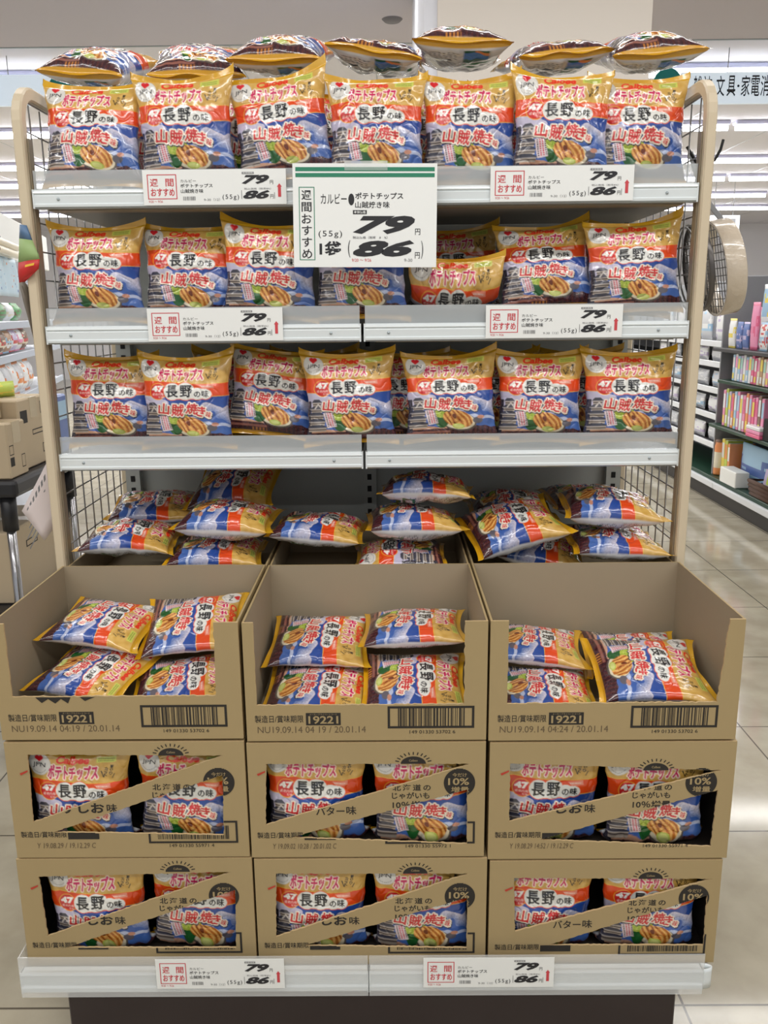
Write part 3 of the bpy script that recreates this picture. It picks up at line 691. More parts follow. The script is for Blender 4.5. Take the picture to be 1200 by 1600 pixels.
for v, x, yy, lb in (('g', .072, .135, 'back row chip bag in the gap above the third shelf rail joint'), ('e', .255, .150, 'shaded back row chip bag left of the second third-shelf bag from the right'),
                     ('h', .430, .150, 'back row chip bag seen between the two right end third shelf bags'), ('d', -.275, .165, 'back row chip bag seen left of the tipped bag on the third shelf'), ('b', -.115, .19, 'back row chip bag seen above the tipped bag on the third shelf')):
    stand(v, x, Z3, lb, G3, y=yy, lean=2)
# bags lying on the standing ones
G4 = 'chip bags lying on top of the top shelf row'
for v, x, y, z, rx, ry, rz, lb in (
        ('h', -.508, .215, 1.764, 20, 7, -14, 'chip bag lying at the left end on top of the rack, sloping down rightwards'),
        ('b', -.328, .215, 1.772, 27, 0, 5, 'chip bag lying on top with its printed face towards the viewer, second from left'),
        ('h', -.158, .205, 1.772, 19, 2, -8, 'chip bag lying third from the left on top of the rack'),
        ('g', .024, .205, 1.778, 7, 10, -4, 'chip bag lying with its left end raised on top, left of the column'),
        ('h', .184, .205, 1.790, 6, 2, 0, 'chip bag lying level on top of the rack before the column'),
        ('b', .366, .205, 1.782, 8, -6, 8, 'chip bag tipped up to the right on top of the rack before the column'),
        ('h', .546, .205, 1.782, 15, -5, 5, 'chip bag lying at the right end on top, beside the teal sign disc')):
    bag(v, x, y, z, lb, G4, LIE_B, rx=rx, ry=ry, rz=rz)
# bags heaped behind the front trays
G5 = 'chip bags heaped behind the front trays'
mid = [('i', -.497, .09, .836, LIE_R, 4, 3, 4, 'chip bag with white underside at the left front of the heap behind the left tray'),
       ('h', -.300, .085, .868, LIE_R, 4, 2, -3, 'bright chip bag with white underside lying over two others behind the left tray'),
       ('g', -.310, .075, .812, LIE_R, 3, 1, 2, 'chip bag lying lowest, under the bright bag behind the left tray'),
       ('g', -.104, .08, .862, LIE_R, 2, 4, -5, 'chip bag lying alone left of the middle upright, behind the centre tray'),
       ('i', .118, .12, .920, LIE_R, -2, 2, -3, 'topmost chip bag of the stack behind the centre tray'),
       ('h', .088, .10, .862, LIE_R, 0, 1, 2, 'chip bag lying in the middle of the stack behind the centre tray'),
       ('g', .070, .085, .806, LIE_L, 4, 0, 0, 'chip bag turned the other way at the bottom of the stack behind the centre tray'),
       ('h', .292, .06, .858, LIE_R, 16, -14, 8, 'chip bag leaning steeply over the edge at the left of the right tray'),
       ('j', .372, .14, .800, LIE_R, 8, 8, -8, 'chip bag half hidden under the steep one behind the right tray'),
       ('h', .504, .09, .884, LIE_R, 6, 2, -4, 'upper chip bag of the pair at the right end behind the right tray'),
       ('g', .506, .07, .818, LIE_R, 3, 2, 0, 'lower chip bag of the pair at the right end behind the right tray'),
       ('j', -.505, .27, .862, LIE_R, 8, 0, 6, 'shaded chip bag lying at the back left behind the left tray'),
       ('h', -.310, .27, .905, LIE_R, 22, -4, -8, 'shaded chip bag propped at the back of the heap, highest behind the left tray'),
       ('g', -.330, .27, .832, LIE_R, 2, 0, 4, 'chip bag under the propped one at the back behind the left tray'),
       ('i', .320, .27, .850, LIE_R, 6, -2, 0, 'shaded chip bag at the back behind the steep one, right tray'),
       ('j', .500, .285, .860, LIE_R, 4, 0, 3, 'shaded chip bag at the back right corner behind the right tray')]
for v, x, y, z, bs, rx, ry, rz, lb in mid: bag(v, x, y, z, lb, G5, bs, rx=rx - 3 if y < .2 else rx - 2, ry=ry, rz=rz)
# bags in the open trays
G6 = 'chip bags lying in the open front trays'
tr = [('h', -.500, -.126, .722, LIE_R, 7, 5, -8, 'upper left chip bag in the left tray'),
      ('b', -.316, -.130, .716, LIE_R, 17, -3, 4, 'chip bag propped on its yellow seal at the back right of the left tray'),
      ('g', -.494, -.245, .664, LIE_R, 10, 3, -18, 'chip bag turned askew at the front left of the left tray'),
      ('j', -.312, -.247, .662, LIE_R, 8, -3, 8, 'crumpled chip bag at the front right of the left tray'),
      ('g', -.096, -.120, .686, LIE_R, 10, 0, -2, 'back left chip bag in the centre tray'),
      ('a', -.096, -.256, .650, LIE_R, 8, 0, -3, 'front left chip bag in the centre tray'),
      ('h', .094, -.132, .706, LIE_R, -2, -3, -2, 'upper right chip bag showing its white underside in the centre tray'),
      ('b', .094, -.248, .658, LIE_R, 14, 0, 0, 'front right chip bag in the centre tray'),
      ('h', .306, -.126, .664, LIE_R, 2, 4, -6, 'upper left chip bag in the right tray'),
      ('g', .302, -.254, .646, LIE_R, 4, 2, -3, 'front left chip bag in the right tray'),
      ('j', .492, -.120, .664, LIE_R, 8, 0, -4, 'back right chip bag half covered by the front one in the right tray'),
      ('b', .500, -.240, .664, LIE_R, 13, 0, -2, 'large front right chip bag in the right tray')]
for v, x, y, z, bs, rx, ry, rz, lb in tr: bag(v, x, y, z, lb, G6, bs, rx=rx, ry=ry, rz=rz, sc=(1, .72, 1))
# pairs of bags behind the cut-out windows of the closed cartons
G7 = 'chip bags inside the cut-out cartons'
for lv, zb, rows_ in (('upper', .392, ((-.400, ('w', -.487, 0), ('x', -.306, 2)), (0, ('x', -.090, 0), ('w', .088, -1)), (.408, ('y', .300, 1), ('x', .482, -2)))),
                      ('lower', .175, ((-.402, ('y', -.468, -2), ('w', -.300, 2)), (0, ('w', -.090, 0), ('y', .092, -1)), (.404, ('x', .308, 0), ('w', .490, 1))))):
    for (cx_, l_, r_), pos in zip(rows_, ('left', 'middle', 'right')):
        for (v, x, ry), sd in ((l_, 'left'), (r_, 'right')):
            bag(v, x, -.320, zb + .085, '%s chip bag behind the window of the %s carton in the %s row' % (sd, pos, lv), G7, STAND, ry=ry, sc=(.98, .70, 1.0))
# ------------------------------------------------------------------ cardboard cartons
def jag(pts, amp=.0012, step=.006, seed=0):
    rg = random.Random(seed); out = []
    for (a, b) in zip(pts, pts[1:] + pts[:1]):
        L = math.hypot(b[0] - a[0], b[1] - a[1]); n = max(1, int(L / step))
        for i in range(n):
            t = i / n; k = amp if 0 < i else 0
            out.append((a[0] + (b[0] - a[0]) * t + rg.uniform(-k, k), a[1] + (b[1] - a[1]) * t + rg.uniform(-k, k)))
    return out
TH = .0035
YF, YB = -.350, -.030
def shell(x0, x1, z0, z1, yf, yb, lid):
    m_in = m_dark_in if lid else m_kraft_shade
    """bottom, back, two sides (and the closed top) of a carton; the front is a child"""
    b = MB()
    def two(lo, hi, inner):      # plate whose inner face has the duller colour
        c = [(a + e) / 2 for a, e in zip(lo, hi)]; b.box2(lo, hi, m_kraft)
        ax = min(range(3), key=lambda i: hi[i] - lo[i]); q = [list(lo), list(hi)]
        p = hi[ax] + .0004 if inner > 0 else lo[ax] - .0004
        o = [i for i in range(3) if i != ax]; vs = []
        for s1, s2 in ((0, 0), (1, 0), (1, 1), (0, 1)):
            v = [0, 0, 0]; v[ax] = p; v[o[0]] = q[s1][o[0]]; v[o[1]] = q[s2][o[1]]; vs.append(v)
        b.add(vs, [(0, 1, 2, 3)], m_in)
    two((x0, yf + TH, z0), (x1, yb, z0 + TH), 1)
    two((x0, yb - TH, z0 + TH), (x1, yb, z1), -1)
    two((x0, yf + TH, z0 + TH), (x0 + TH, yb - TH, z1), 1); two((x1 - TH, yf + TH, z0 + TH), (x1, yb - TH, z1), -1)
    if lid: b.box2((x0, yf + TH, z1), (x1, yb, z1 + TH), m_kraft); b.box2((x0 + .001, yf + TH, z1 - .0008), (x1 - .001, yb - .001, z1 - .0002), m_dark_in); b.box2((x0, (yf + yb) / 2 - .001, z1 + TH), (x1, (yf + yb) / 2 + .001, z1 + TH + .0006), m_kraft_edge)
    return b
def front_frame(x0, z0, yf): return ((x0, yf, z0), (1, 0, 0), (0, 0, 1), (0, -1, 0))
def tray(x0, x1, z0, z1, cut, label, stamp, seed, lean=0):
    o = tag(shell(x0, x1, z0, z1, YF, YB, False).build('open_carton'), label, 'cardboard carton', 'open cardboard trays in the front row')
    w, h = x1 - x0, z1 - z0; a0, a1, hc, b1 = cut        # opening from a0 (top) .. b1 (top right), low edge hc
    outer = [(0, 0), (w, 0), (w, h)] + jag([(b1, h), (a1, hc), (a0, hc), (a0, h)], .0011, .006, seed)[:-int(1 + 0)] 
    # drop the jittered points along the missing top edge
    J = jag([(b1, h), (a1, hc)], .0012, .006, seed); n1 = max(1, int(math.hypot(b1 - a1, h - hc) / .006)); J1 = J[:n1] + [(a1, hc)]
    J = jag([(a1, hc), (a0, hc)], .0010, .005, seed + 1); n2 = max(1, int((a1 - a0) / .005)); J2 = J[1:n2] + [(a0, hc)]
    J = jag([(a0, hc), (a0, h)], .0006, .008, seed + 2); n3 = max(1, int((h - hc) / .008)); J3 = J[1:n3] + [(a0, h)]
    outer = [(0, 0), (w, 0), (w, h)] + J1 + J2 + J3 + [(0, h)]
    f = MB(); f.poly(outer, [], front_frame(x0, z0, YF), TH, m_kraft, m_kraft_shade, m_kraft_edge); fp = f.build('front_panel', o)
    k = Ink((x0, YF, z1), (1, 0, 0), (0, 0, -1), (0, -1, 0))
    yb_ = h - .0; y0 = h - hc
    k.text('製造日/賞味期限', (.014, h - .046, .094, h - .033), m_kprint, bold=.006)
    k.rect(.098, h - .050, .155, h - .028, m_kprint); k.text('メーカープライベートコード', (.104, h - .0488, .149, h - .0458), m_kraft); k.text('19221', (.102, h - .0445, .151, h - .0305), m_kraft, bold=.02)
    k.text(stamp, (.018, h - .026, .196, h - .0145), m_kstamp)
    k.ring(.232, h - .061, .374, h - .0215, .004, m_kprint); k.barcode(.249, h - .057, .360, h - .0255, m_kprint, 7)
    k.text('149 01330 53702 6', (.268, h - .018, .343, h - .012), m_kprint)
    return o, fp, k
t, fp, k = tray(-.603, -.204, .609, .812, (.024, .357, .077, .360), 'open cardboard tray at the left end of the front row', 'NU19.09.14 04:19 / 20.01.14', 3)
k.poly([(.062, .127), (.072, .137), (.083, .130), (.094, .138), (.104, .130), (.115, .138), (.120, .127)], m_kprint); k.poly([(.135, .127), (.143, .134), (.152, .130), (.160, .127)], m_kprint); k.build(fp)
t, fp, k = tray(-.198, .196, .604, .811, (.018, .357, .064, .357), 'open cardboard tray in the middle of the front row', 'NU19.09.14 04 19 / 20.01.14', 13); k.build(fp)
t, fp, k = tray(.200, .606, .602, .811, (.029, .371, .066, .381), 'open cardboard tray at the right end of the front row', 'NU19.09.14 04:24 / 20.01.14', 23); k.build(fp)

def window_carton(x0, x1, z0, z1, UL, LR, label, flavour, stamp, code, seed):
    """UL, LR: the two triangular windows in world (x, z)"""
    o = tag(shell(x0, x1, z0, z1 - TH, YF, YB, True).build('carton'), label, 'cardboard carton', 'cartons with cut-out windows')
    w, h = x1 - x0, z1 - z0
    H1 = jag([(a - x0, b - z0) for a, b in UL], .0008, .005, seed); H2 = jag([(a - x0, b - z0) for a, b in LR], .0008, .005, seed + 5)
    f = MB(); f.poly([(0, 0), (w, 0), (w, h), (0, h)], [H1, H2], front_frame(x0, z0, YF), TH, m_kraft, m_dark_in, m_kraft_edge)
    fp = f.build('front_panel', o)
    k = Ink((x0, YF, z1), (1, 0, 0), (0, 0, -1), (0, -1, 0))
    (tlx, tlz), (trx, trz), (blx, blz) = UL; (rtx, rtz), (rbx, rbz), (lbx, lbz) = LR
    def inside(px_, py_):
        for tri in (UL, LR):
            s_ = []
            for (a, b) in zip(tri, tri[1:] + tri[:1]): s_.append((b[0] - a[0]) * (z1 - py_ - a[1]) - (b[1] - a[1]) * (x0 + px_ - a[0]))
            if all(v > -2e-5 for v in s_) or all(v < 2e-5 for v in s_): return True
        return False
    def clip_text(body, box, m, **kw):
        """glyph triangles that lie over a window are cut away with the board"""
        Q, T = fit(body, box, **kw); keep = []
        if not any(inside(*q) for q in Q) and not any(inside(*Q[t_].mean(0)) for t_ in T): pass
        else:
            Q = [tuple(q) for q in Q]; T = [tuple(t_) for t_ in T]
            for _ in range(3):          # split the triangles so that the cut runs along the torn edge
                N = []
                for a, b_, c in T:
                    st_ = [inside(*Q[i]) for i in (a, b_, c)]
                    if all(st_): continue
                    if not any(st_) and not inside(*np.mean([Q[a], Q[b_], Q[c]], 0)): N.append((a, b_, c)); continue
                    n0 = len(Q)
                    for i, j in ((a, b_), (b_, c), (c, a)): Q.append(((Q[i][0] + Q[j][0]) / 2, (Q[i][1] + Q[j][1]) / 2))
                    N += [(a, n0, n0 + 2), (n0, b_, n0 + 1), (n0 + 2, n0 + 1, c), (n0, n0 + 1, n0 + 2)]
                T = N
            Q = np.array(Q); T = np.array(T, int).reshape(-1, 3)
        for t_ in T:
            c = Q[t_].mean(0)
            if not inside(c[0], c[1]) and not any(inside(*Q[i]) for i in t_): keep.append(tuple(int(i) for i in t_)[::-1])
        if keep: k.mb.add(k._p(Q), keep, m)
    def clip_rect(xa, ya, xb, yb, m, n=24):
        """thin slices, so that the window cuts through the print"""
        horiz = (xb - xa) >= (yb - ya); run = None; L0, L1 = (xa, xb) if horiz else (ya, yb)
        rows_n = max(1, int(round((yb - ya if horiz else xb - xa) / .0015))); T0, T1 = (ya, yb) if horiz else (xa, xb)
        for r_ in range(rows_n):
            t0, t1 = T0 + (T1 - T0) * r_ / rows_n, T0 + (T1 - T0) * (r_ + 1) / rows_n; run = None
            S_ = np.linspace(L0, L1, n + 1)
            for q in range(n + 1):
                mid = S_[min(q, n - 1)] + (L1 - L0) / n / 2
                free = q < n and not (inside(mid, (t0 + t1) / 2) if horiz else inside((t0 + t1) / 2, mid))
                if free and run is None: run = S_[q]
                if not free and run is not None:
                    k.rect(*((run, t0, S_[q], t1) if horiz else (t0, run, t1, S_[q])), m); run = None
    L = tlx - x0
    clip_text('北海道の', (.241, .077, .305, .089), m_kprint, bold=.018, gap=.35)
    clip_text('じゃがいも', (.240, .0915, .303, .104), m_kprint, bold=.018)
    clip_text('10％増量', (.241, .108, .305, .122), m_kprint, bold=.02)
    if flavour == 'バター味': clip_text('バター', (.112, .118, .160, .134), m_kprint, bold=.015); clip_text('味', (.163, .117, .180, .133), m_kprint, bold=.015)
    else: clip_text('うすしお', (.062, .1125, .157, .1315), m_kprint, bold=.032); clip_text('味', (.161, .114, .179, .130), m_kprint, bold=.015)
    sx, sy = .276, z1 - trz - .001
    k.disc(sx, sy, .021, .0135, m_kprint, 18, 180, 360); k.text('Calbee', (sx - .007, sy - .008, sx + .007, sy - .004), m_kraft)
    for a in range(195, 346, 15):
        ca, sa = math.cos(R(a)), math.sin(R(a)); d = (-sa * .0009, ca * .0009)
        k.poly([(sx + ca * .0245 + d[0], sy + sa * .0165 + d[1]), (sx + ca * .031 + d[0], sy + sa * .0215 + d[1]), (sx + ca * .031 - d[0], sy + sa * .0215 - d[1]), (sx + ca * .0245 - d[0], sy + sa * .0165 - d[1])], m_kprint)
    bx, by, br = .353, .0745, .0262
    for q in range(40):
        ya, yb_ = by - br + 2 * br * q / 40, by - br + 2 * br * (q + 1) / 40; ym = (ya + yb_) / 2 - by; half_ = (br * br - ym * ym) ** .5
        clip_rect(bx - half_, ya, bx + half_, yb_, m_kprint, 40)
    k.lay = 1
    clip_text('今だけ', (bx - .012, by - .0185, bx + .012, by - .011), m_kraft, bold=.01); clip_text('10%', (bx - .019, by - .009, bx + .016, by + .004), m_kraft, bold=.02); clip_text('増量', (bx - .014, by + .007, bx + .016, by + .0175), m_kraft, bold=.012)
    k.lay = 0
    clip_text('製造日/賞味期限', (.011, .1655, .089, .177), m_kprint, bold=.006)
    clip_rect(.091, .168, .144, .1805, m_kprint, 50)
    if z0 > .3: k.text(stamp, (.037, .1875, .145 if len(stamp) > 24 else .137, .1975), m_kstamp, shear=.15)
    for (a_, b_, c_, d_) in ((.228, .147, .380, .1505), (.228, .1855, .380, .189), (.228, .1505, .2315, .1855), (.3765, .1505, .380, .1855)): clip_rect(a_, b_, c_, d_, m_kprint, 60)
    rg = random.Random(seed); x = .244
    while x < .366:
        w_ = rg.choice((.0008, .0008, .0015, .0022)); clip_rect(x, .156, x + w_, .1815, m_kprint, 30); x += w_ + rg.choice((.0009, .0014, .002))
    if z0 > .3: k.text(code, (.263, .1905, .339, .1965), m_kprint)
    k.poly([(L - .016, .056), (L - .002, .050), (L - .002, .053), (L - .014, .0595)], mat('carton_red', (186, 60, 44), .7))
    k.build(fp)
    return o
window_carton(-.602, -.204, .388, .604, [(-.565, .582), (-.240, .578), (-.568, .456)], [(-.242, .543), (-.246, .430), (-.535, .437)], 'window carton in the upper row at the left, its band reading usushio', 'うすしお味', 'Y 19.08.29 / 19.12.29 C', '149 01330 55971 4', 31)
window_carton(-.200, .196, .386, .600, [(-.169, .562), (.172, .560), (-.174, .448)], [(.166, .513), (.167, .410), (-.132, .424)], 'window carton in the upper row in the middle, its band reading butter flavour', 'バター味', 'Y 19.09.02 10:28 / 20.01.02 C', '149 01330 55972 1', 41)
window_carton(.203, .610, .380, .598, [(.237, .560), (.589, .545), (.238, .452)], [(.585, .509), (.582, .402), (.290, .417)], 'window carton in the upper row at the right end, reading usushio', 'うすしお味', 'Y 19.08.29 14:52 / 19.12.29 C', '149 01330 55971 4', 51)
window_carton(-.605, -.201, .171, .385, [(-.570, .351), (-.236, .358), (-.566, .232)], [(-.232, .323), (-.236, .206), (-.536, .208)], 'window carton in the bottom row at the left, dark gap beside its bags', 'うすしお味', 'Y 19.08.29', '149 01330 55971 4', 61)
window_carton(-.197, .202, .171, .382, [(-.160, .354), (.170, .352), (-.165, .228)], [(.169, .305), (.169, .203), (-.116, .210)], 'window carton in the bottom row in the middle, above the deck rail joint', 'うすしお味', 'Y 19.08.29', '149 01330 55971 4', 71)
window_carton(.207, .604, .171, .376, [(.249, .343), (.591, .339), (.253, .236)], [(.583, .307), (.584, .206), (.312, .208)], 'window carton in the bottom row at the right end, its band reading butter flavour', 'バター味', 'Y 19.09.02', '149 01330 55972 1', 81)
# shallow trays behind, only their rims show
for x0, x1, lb in ((-.600, -.204, 'left'), (-.198, .196, 'middle'), (.202, .600, 'right')):
    b = shell(x0, x1, .739, .806, -.022, .30, False); b.box2((x0, -.022, .739), (x1, -.022 + TH, .806), m_kraft)
    tag(b.build('rear_carton'), 'open cardboard tray behind the %s front tray, its rim showing under the heaped bags' % lb, 'cardboard carton', 'cardboard trays behind the front row')

# ------------------------------------------------------------------ price cards
m_gline = mat('ink_grey', (120, 120, 122), .6)
def price_card(x0, x1, zt, y, label, z_h=.060, rot=0):
    o = empty('price_card', (x0, y, zt), label, 'price card', 'small weekly special price cards on the rails'); o.rotation_euler = (R(rot), 0, 0)
    w = x1 - x0; b = MB(); b.box2((0, 0, -z_h), (w, .0008, 0), m_white); b.build('card', o)
    sx, sy = w / 1132.0, z_h / 310.0
    k = Ink((0, 0, 0), (sx, 0, 0), (0, 0, -sy), (0, -1, 0))
    for q in (0, 1):  # rounded red frame
        pass
    X0, Y0, X1, Y1, rr_ = 36, 40, 268, 258, 16
    ring_o = [(X0 + rr_ + (-rr_ * math.cos(R(a)) if a < 91 else 0), 0) for a in (0,)]
    k.ring(X0, Y0, X1, Y1, 7, m_red)
    k.text('週', (58, 78, 122, 146), m_red, bold=.012); k.text('間', (180, 78, 244, 146), m_red, bold=.012); k.text('おすすめ', (60, 162, 248, 232), m_red, bold=.02)
    k.text('9/20 ～ 9/26', (40, 268, 150, 288), m_red)
    k.text('カルビー', (298, 86, 422, 112), m_black, bold=.0); k.text('ポテトチップス', (296, 124, 552, 158), m_black, bold=.014); k.text('山賊焼き味', (298, 170, 476, 206), m_black, bold=.01)
    k.barcode(314, 236, 412, 270, m_gline, 5, 22); k.text('9-30（12）', (478, 252, 604, 278), m_gline); k.text('(55g)', (626, 222, 756, 272), m_black, gap=.25)
    k.rect(786, 26, 880, 44, m_gline); k.text('本体価格', (792, 28, 874, 42), m_white)
    k.text('79', (782, 52, 1000, 132), m_black, bold=.05, shear=.28); k.text('円', (1004, 100, 1030, 134), m_black)
    k.text('税込価格（税率8%）', (800, 164, 1012, 182), m_gline)
    k.text('86', (790, 186, 1000, 262), m_black, bold=.05, shear=.28); k.text('円', (1004, 224, 1030, 260), m_black)
    k.rect(776, 186, 780, 262, m_gline); k.rect(1036, 206, 1040, 262, m_gline)
    k.poly([(1058, 158), (1078, 128), (1098, 158), (1090, 158), (1090, 246), (1066, 246), (1066, 158)], m_red)
    k.build(o); return o
price_card(-.399, -.141, 1.5435, -.0072, 'small price card on the left half of the top shelf rail')
price_card(.226, .483, 1.5435, -.0072, 'small price card on the right half of the top shelf rail')
price_card(-.408, -.156, 1.302, -.0072, 'small price card on the left half of the second shelf rail')
price_card(.222, .476, 1.302, -.0072, 'small price card on the right half of the second shelf rail')
price_card(-.372, -.149, .2065, -.3775, 'small price card on the left half of the lowest rail below the cartons', .060)
price_card(.092, .318, .2065, -.3775, 'small price card on the right half of the lowest rail below the cartons', .060)
# the big sign hanging over the top and second shelf
o = empty('price_sign', (-.1265, -.028, 1.549), 'big white price sign with two green stripes hanging from the top shelf rail', 'price sign'); o.rotation_euler = (R(-2.5), R(.6), 0)
b = MB(); b.box2((0, 0, -.177), (.256, .0012, 0), m_white); b.build('card', o)
k = Ink((0, 0, 0), (.256 / 1120, 0, 0), (0, 0, -.177 / 820), (0, -1, 0))
k.rect(22, 30, 1100, 62, m_green); k.rect(22, 76, 1100, 108, m_green)
k.ring(46, 184, 168, 764, 6, m_green)
for i, ch_ in enumerate('週間おすすめ'): k.text(ch_, (66, 210 + i * 93, 144, 286 + i * 93), m_black, bold=.012)
k.text('カルビー', (216, 236, 418, 316), m_black, bold=.004); k.disc(454, 282, 23, 46, m_black); k.text('ポテトチップス', (484, 228, 858, 280), m_black, bold=.02); k.text('山賊焼き味', (484, 298, 752, 350), m_black, bold=.012)
k.rect(466, 366, 574, 398, m_black); k.lay = 2; k.text('本体価格', (474, 371, 566, 393), m_white, bold=.01); k.lay = 0
k.text('79', (464, 410, 950, 556), m_black, bold=.055, shear=.3); k.text('円', (952, 512, 992, 562), m_black, bold=.01)
k.text('(55g)', (196, 528, 380, 588), m_black, gap=.2); k.text('1袋', (202, 612, 376, 728), m_black, bold=.03)
k.text('税込価格（税率　8　%）', (464, 572, 736, 594), m_gline, bold=.01)
k.text('86', (466, 604, 946, 736), m_black, bold=.055, shear=.3); k.text('円', (952, 700, 990, 750), m_black, bold=.01)
k.text('(', (426, 604, 444, 742), m_black); k.text(')', (1000, 608, 1016, 752), m_black)
k.text('9/20 ～ 9/26', (456, 752, 608, 776), m_red); k.text('9-30', (868, 752, 932, 776), m_gline)
k.build(o)
b = MB(); b.box2((.092, -.0012, -.012), (.168, .0034, .004), m_clear2); b.build('clear_clip', o)
ORD = ['first', 'second', 'third', 'fourth', 'fifth', 'sixth', 'seventh', 'eighth', 'ninth', 'tenth', 'eleventh', 'twelfth', 'thirteenth', 'fourteenth', 'fifteenth', 'sixteenth']
# ------------------------------------------------------------------ things hung on the rack's sides
def sieve(cx, cz, y, r, L, tilt, mband, label, rings, handle=True):
    o = empty('hand_strainer', (cx, y, cz), label, 'strainer', 'strainers hanging on the right side frame'); o.rotation_euler = (0, R(tilt), R(-2))
    b = MB(); b.lathe([(r, -L / 2), (r * 1.01, -L / 2 + .002), (r * 1.01, L / 2 - .002), (r, L / 2), (r - .004, L / 2), (r - .004, -L / 2), (r, -L / 2)], (0, 0, 0), mband, n=40, axis='x'); b.build('drum', o)
    b = MB(); d = r - .004
    for k in range(-5, 6):
        q = k * d / 6; e = (d * d - q * q) ** .5
        b.tube([(-L / 2 + .003, q, -e), (-L / 2 + .003, q, e)], .0009, m_steel, n=4); b.tube([(-L / 2 + .003, -e, q), (-L / 2 + .003, e, q)], .0009, m_steel, n=4)
    b.build('wire_mesh', o)
    for k in range(rings):
        b = MB(); xx = -L / 2 - .008 - .009 * k; rr_ = r * (.99 - .03 * k)
        b.tube([(xx, rr_ * math.cos(R(a)), rr_ * math.sin(R(a))) for a in range(0, 360, 12)], .0022, m_steel, n=6, closed=True); b.build('rim_ring', o)
    if not handle: return o
    b = MB(); b.tube([(L / 2 + .002, 0, -r * .9), (L / 2 + .010, 0, -r * .2), (L / 2 + .006, 0, r * .6), (L / 2 - .012, 0, r * 1.06), (-.01, .0, r * 1.35), (-.028, .0, r * 2.0), (-.036, 0, r * 2.45)], .004, m_steel, flat=(.0055, .0015)); b.build('handle', o)
    return o
m_band = mat('wrapped_wood_band', (206, 192, 172), .22, spec=.8, coat=.5, noise=.12, nscale=24, bump=.5, bscale=60)
m_band2 = mat('dark_metal_band', (96, 92, 90), .3, metal=.5)
sieve(.709, 1.372, .15, .093, .038, -10, m_band, 'plastic-wrapped drum strainer with pale band, hanging outermost on the right side frame', 0)
sieve(.664, 1.372, .15, .086, .010, -9, m_band2, 'dark ringed metal strainer hanging between the right side frame and the pale one', 2, False)
o = empty('wire_hook', (.6355, .15, 1.60), 'curved black wire hook clipped to the right side frame above the strainers', 'hook'); o.location.x = .6255
b = MB(); b.tube([(0, 0, .0), (.020, 0, -.028), (.040, 0, -.034), (.056, 0, -.026), (.066, 0, -.006), (.070, 0, .012)], .0028, m_dark, n=7); b.build('wire', o)
# curling leaflet on the left frame
m_pap = mat('leaflet_grey_back', (126, 118, 108), .6); m_leafr = mat('leaflet_red', (196, 44, 42), .45); m_leafg = mat('leaflet_green', (150, 176, 116), .5); m_leafb = mat('leaflet_blue', (88, 118, 152), .5); m_leafy = mat('leaflet_yellow', (236, 190, 60), .5)
rowsL = [((-.6345, -.016, 1.452), (-.620, -.020, 1.450)), ((-.638, -.016, 1.428), (-.611, -.024, 1.424)), ((-.641, -.016, 1.405), (-.602, -.026, 1.400)), ((-.645, -.014, 1.386), (-.600, -.027, 1.391)), ((-.648, -.012, 1.370), (-.604, -.026, 1.374)), ((-.649, -.010, 1.350), (-.6365, -.013, 1.352)), ((-.648, -.002, 1.316), (-.6360, .022, 1.322)), ((-.643, .002, 1.280), (-.6358, .030, 1.288)), ((-.637, .006, 1.236), (-.6355, .020, 1.244))]
o = empty('leaflet', (0, 0, 0), 'curled colourful leaflet with a red band stuck to the left side frame', 'leaflet')
rowsL = [tuple((p[0] + .010, p[1], p[2]) for p in r_) for r_ in rowsL]
def strip(rs, m, nm):
    b = MB(); P = []
    for (a, c) in rs:
        a, c = Vector(a), Vector(c); P.append([a.lerp(c, t) + Vector((0, -.006 * math.sin(math.pi * t), 0)) for t in np.linspace(0, 1, 9)])
    b.grid(P, m, thick=.0006); return b.build(nm, o)
strip(rowsL[0:2], m_leafb, 'blue_panel'); strip(rowsL[1:4], m_leafg, 'green_panel'); strip(rowsL[3:6], m_leafr, 'red_band'); strip(rowsL[5:9], m_pap, 'folded_page')
k = Ink((-.616, -.0305, 1.381), (.001, -.00003, .0002), (-.0002, 0, -.001), (0, -1, 0)); k.rect(0, 0, 17, 4, m_leafy); k.build(o)
# notice sheet
m_sheet = mat('notice_sheet', (214, 202, 200), .55)
o = empty('notice_sheet', (0, 0, 0), 'white notice sheet hanging askew from the left side frame above the trays', 'notice')
b = MB(); A_, B_, C_, D_ = [Vector(q) for q in ((-.6255, .034, 1.030), (-.694, .022, .912), (-.655, .022, .850), (-.6255, .034, .888))]
b.grid([[A_.lerp(B_, t).lerp(D_.lerp(C_, t), s_) for t in np.linspace(0, 1, 7)] for s_ in np.linspace(0, 1, 5)], m_sheet, thick=.0007); b.build('sheet', o)
ex_ = (B_ - A_) / 100; ed_ = (D_ - A_) / 100
k = Ink(A_ + Vector((0, -.0012, 0)), ex_, ed_, (0, -1, 0))
for i in range(7): k.rect(26 + i * 9, 10, 31 + i * 9, 18, m_gline)
for i, (a, c) in enumerate(((30, 70), (30, 84), (30, 92), (30, 80), (30, 88))): k.rect(a, 28 + i * 9, c, 31 + i * 9, m_gline)
k.build(o)

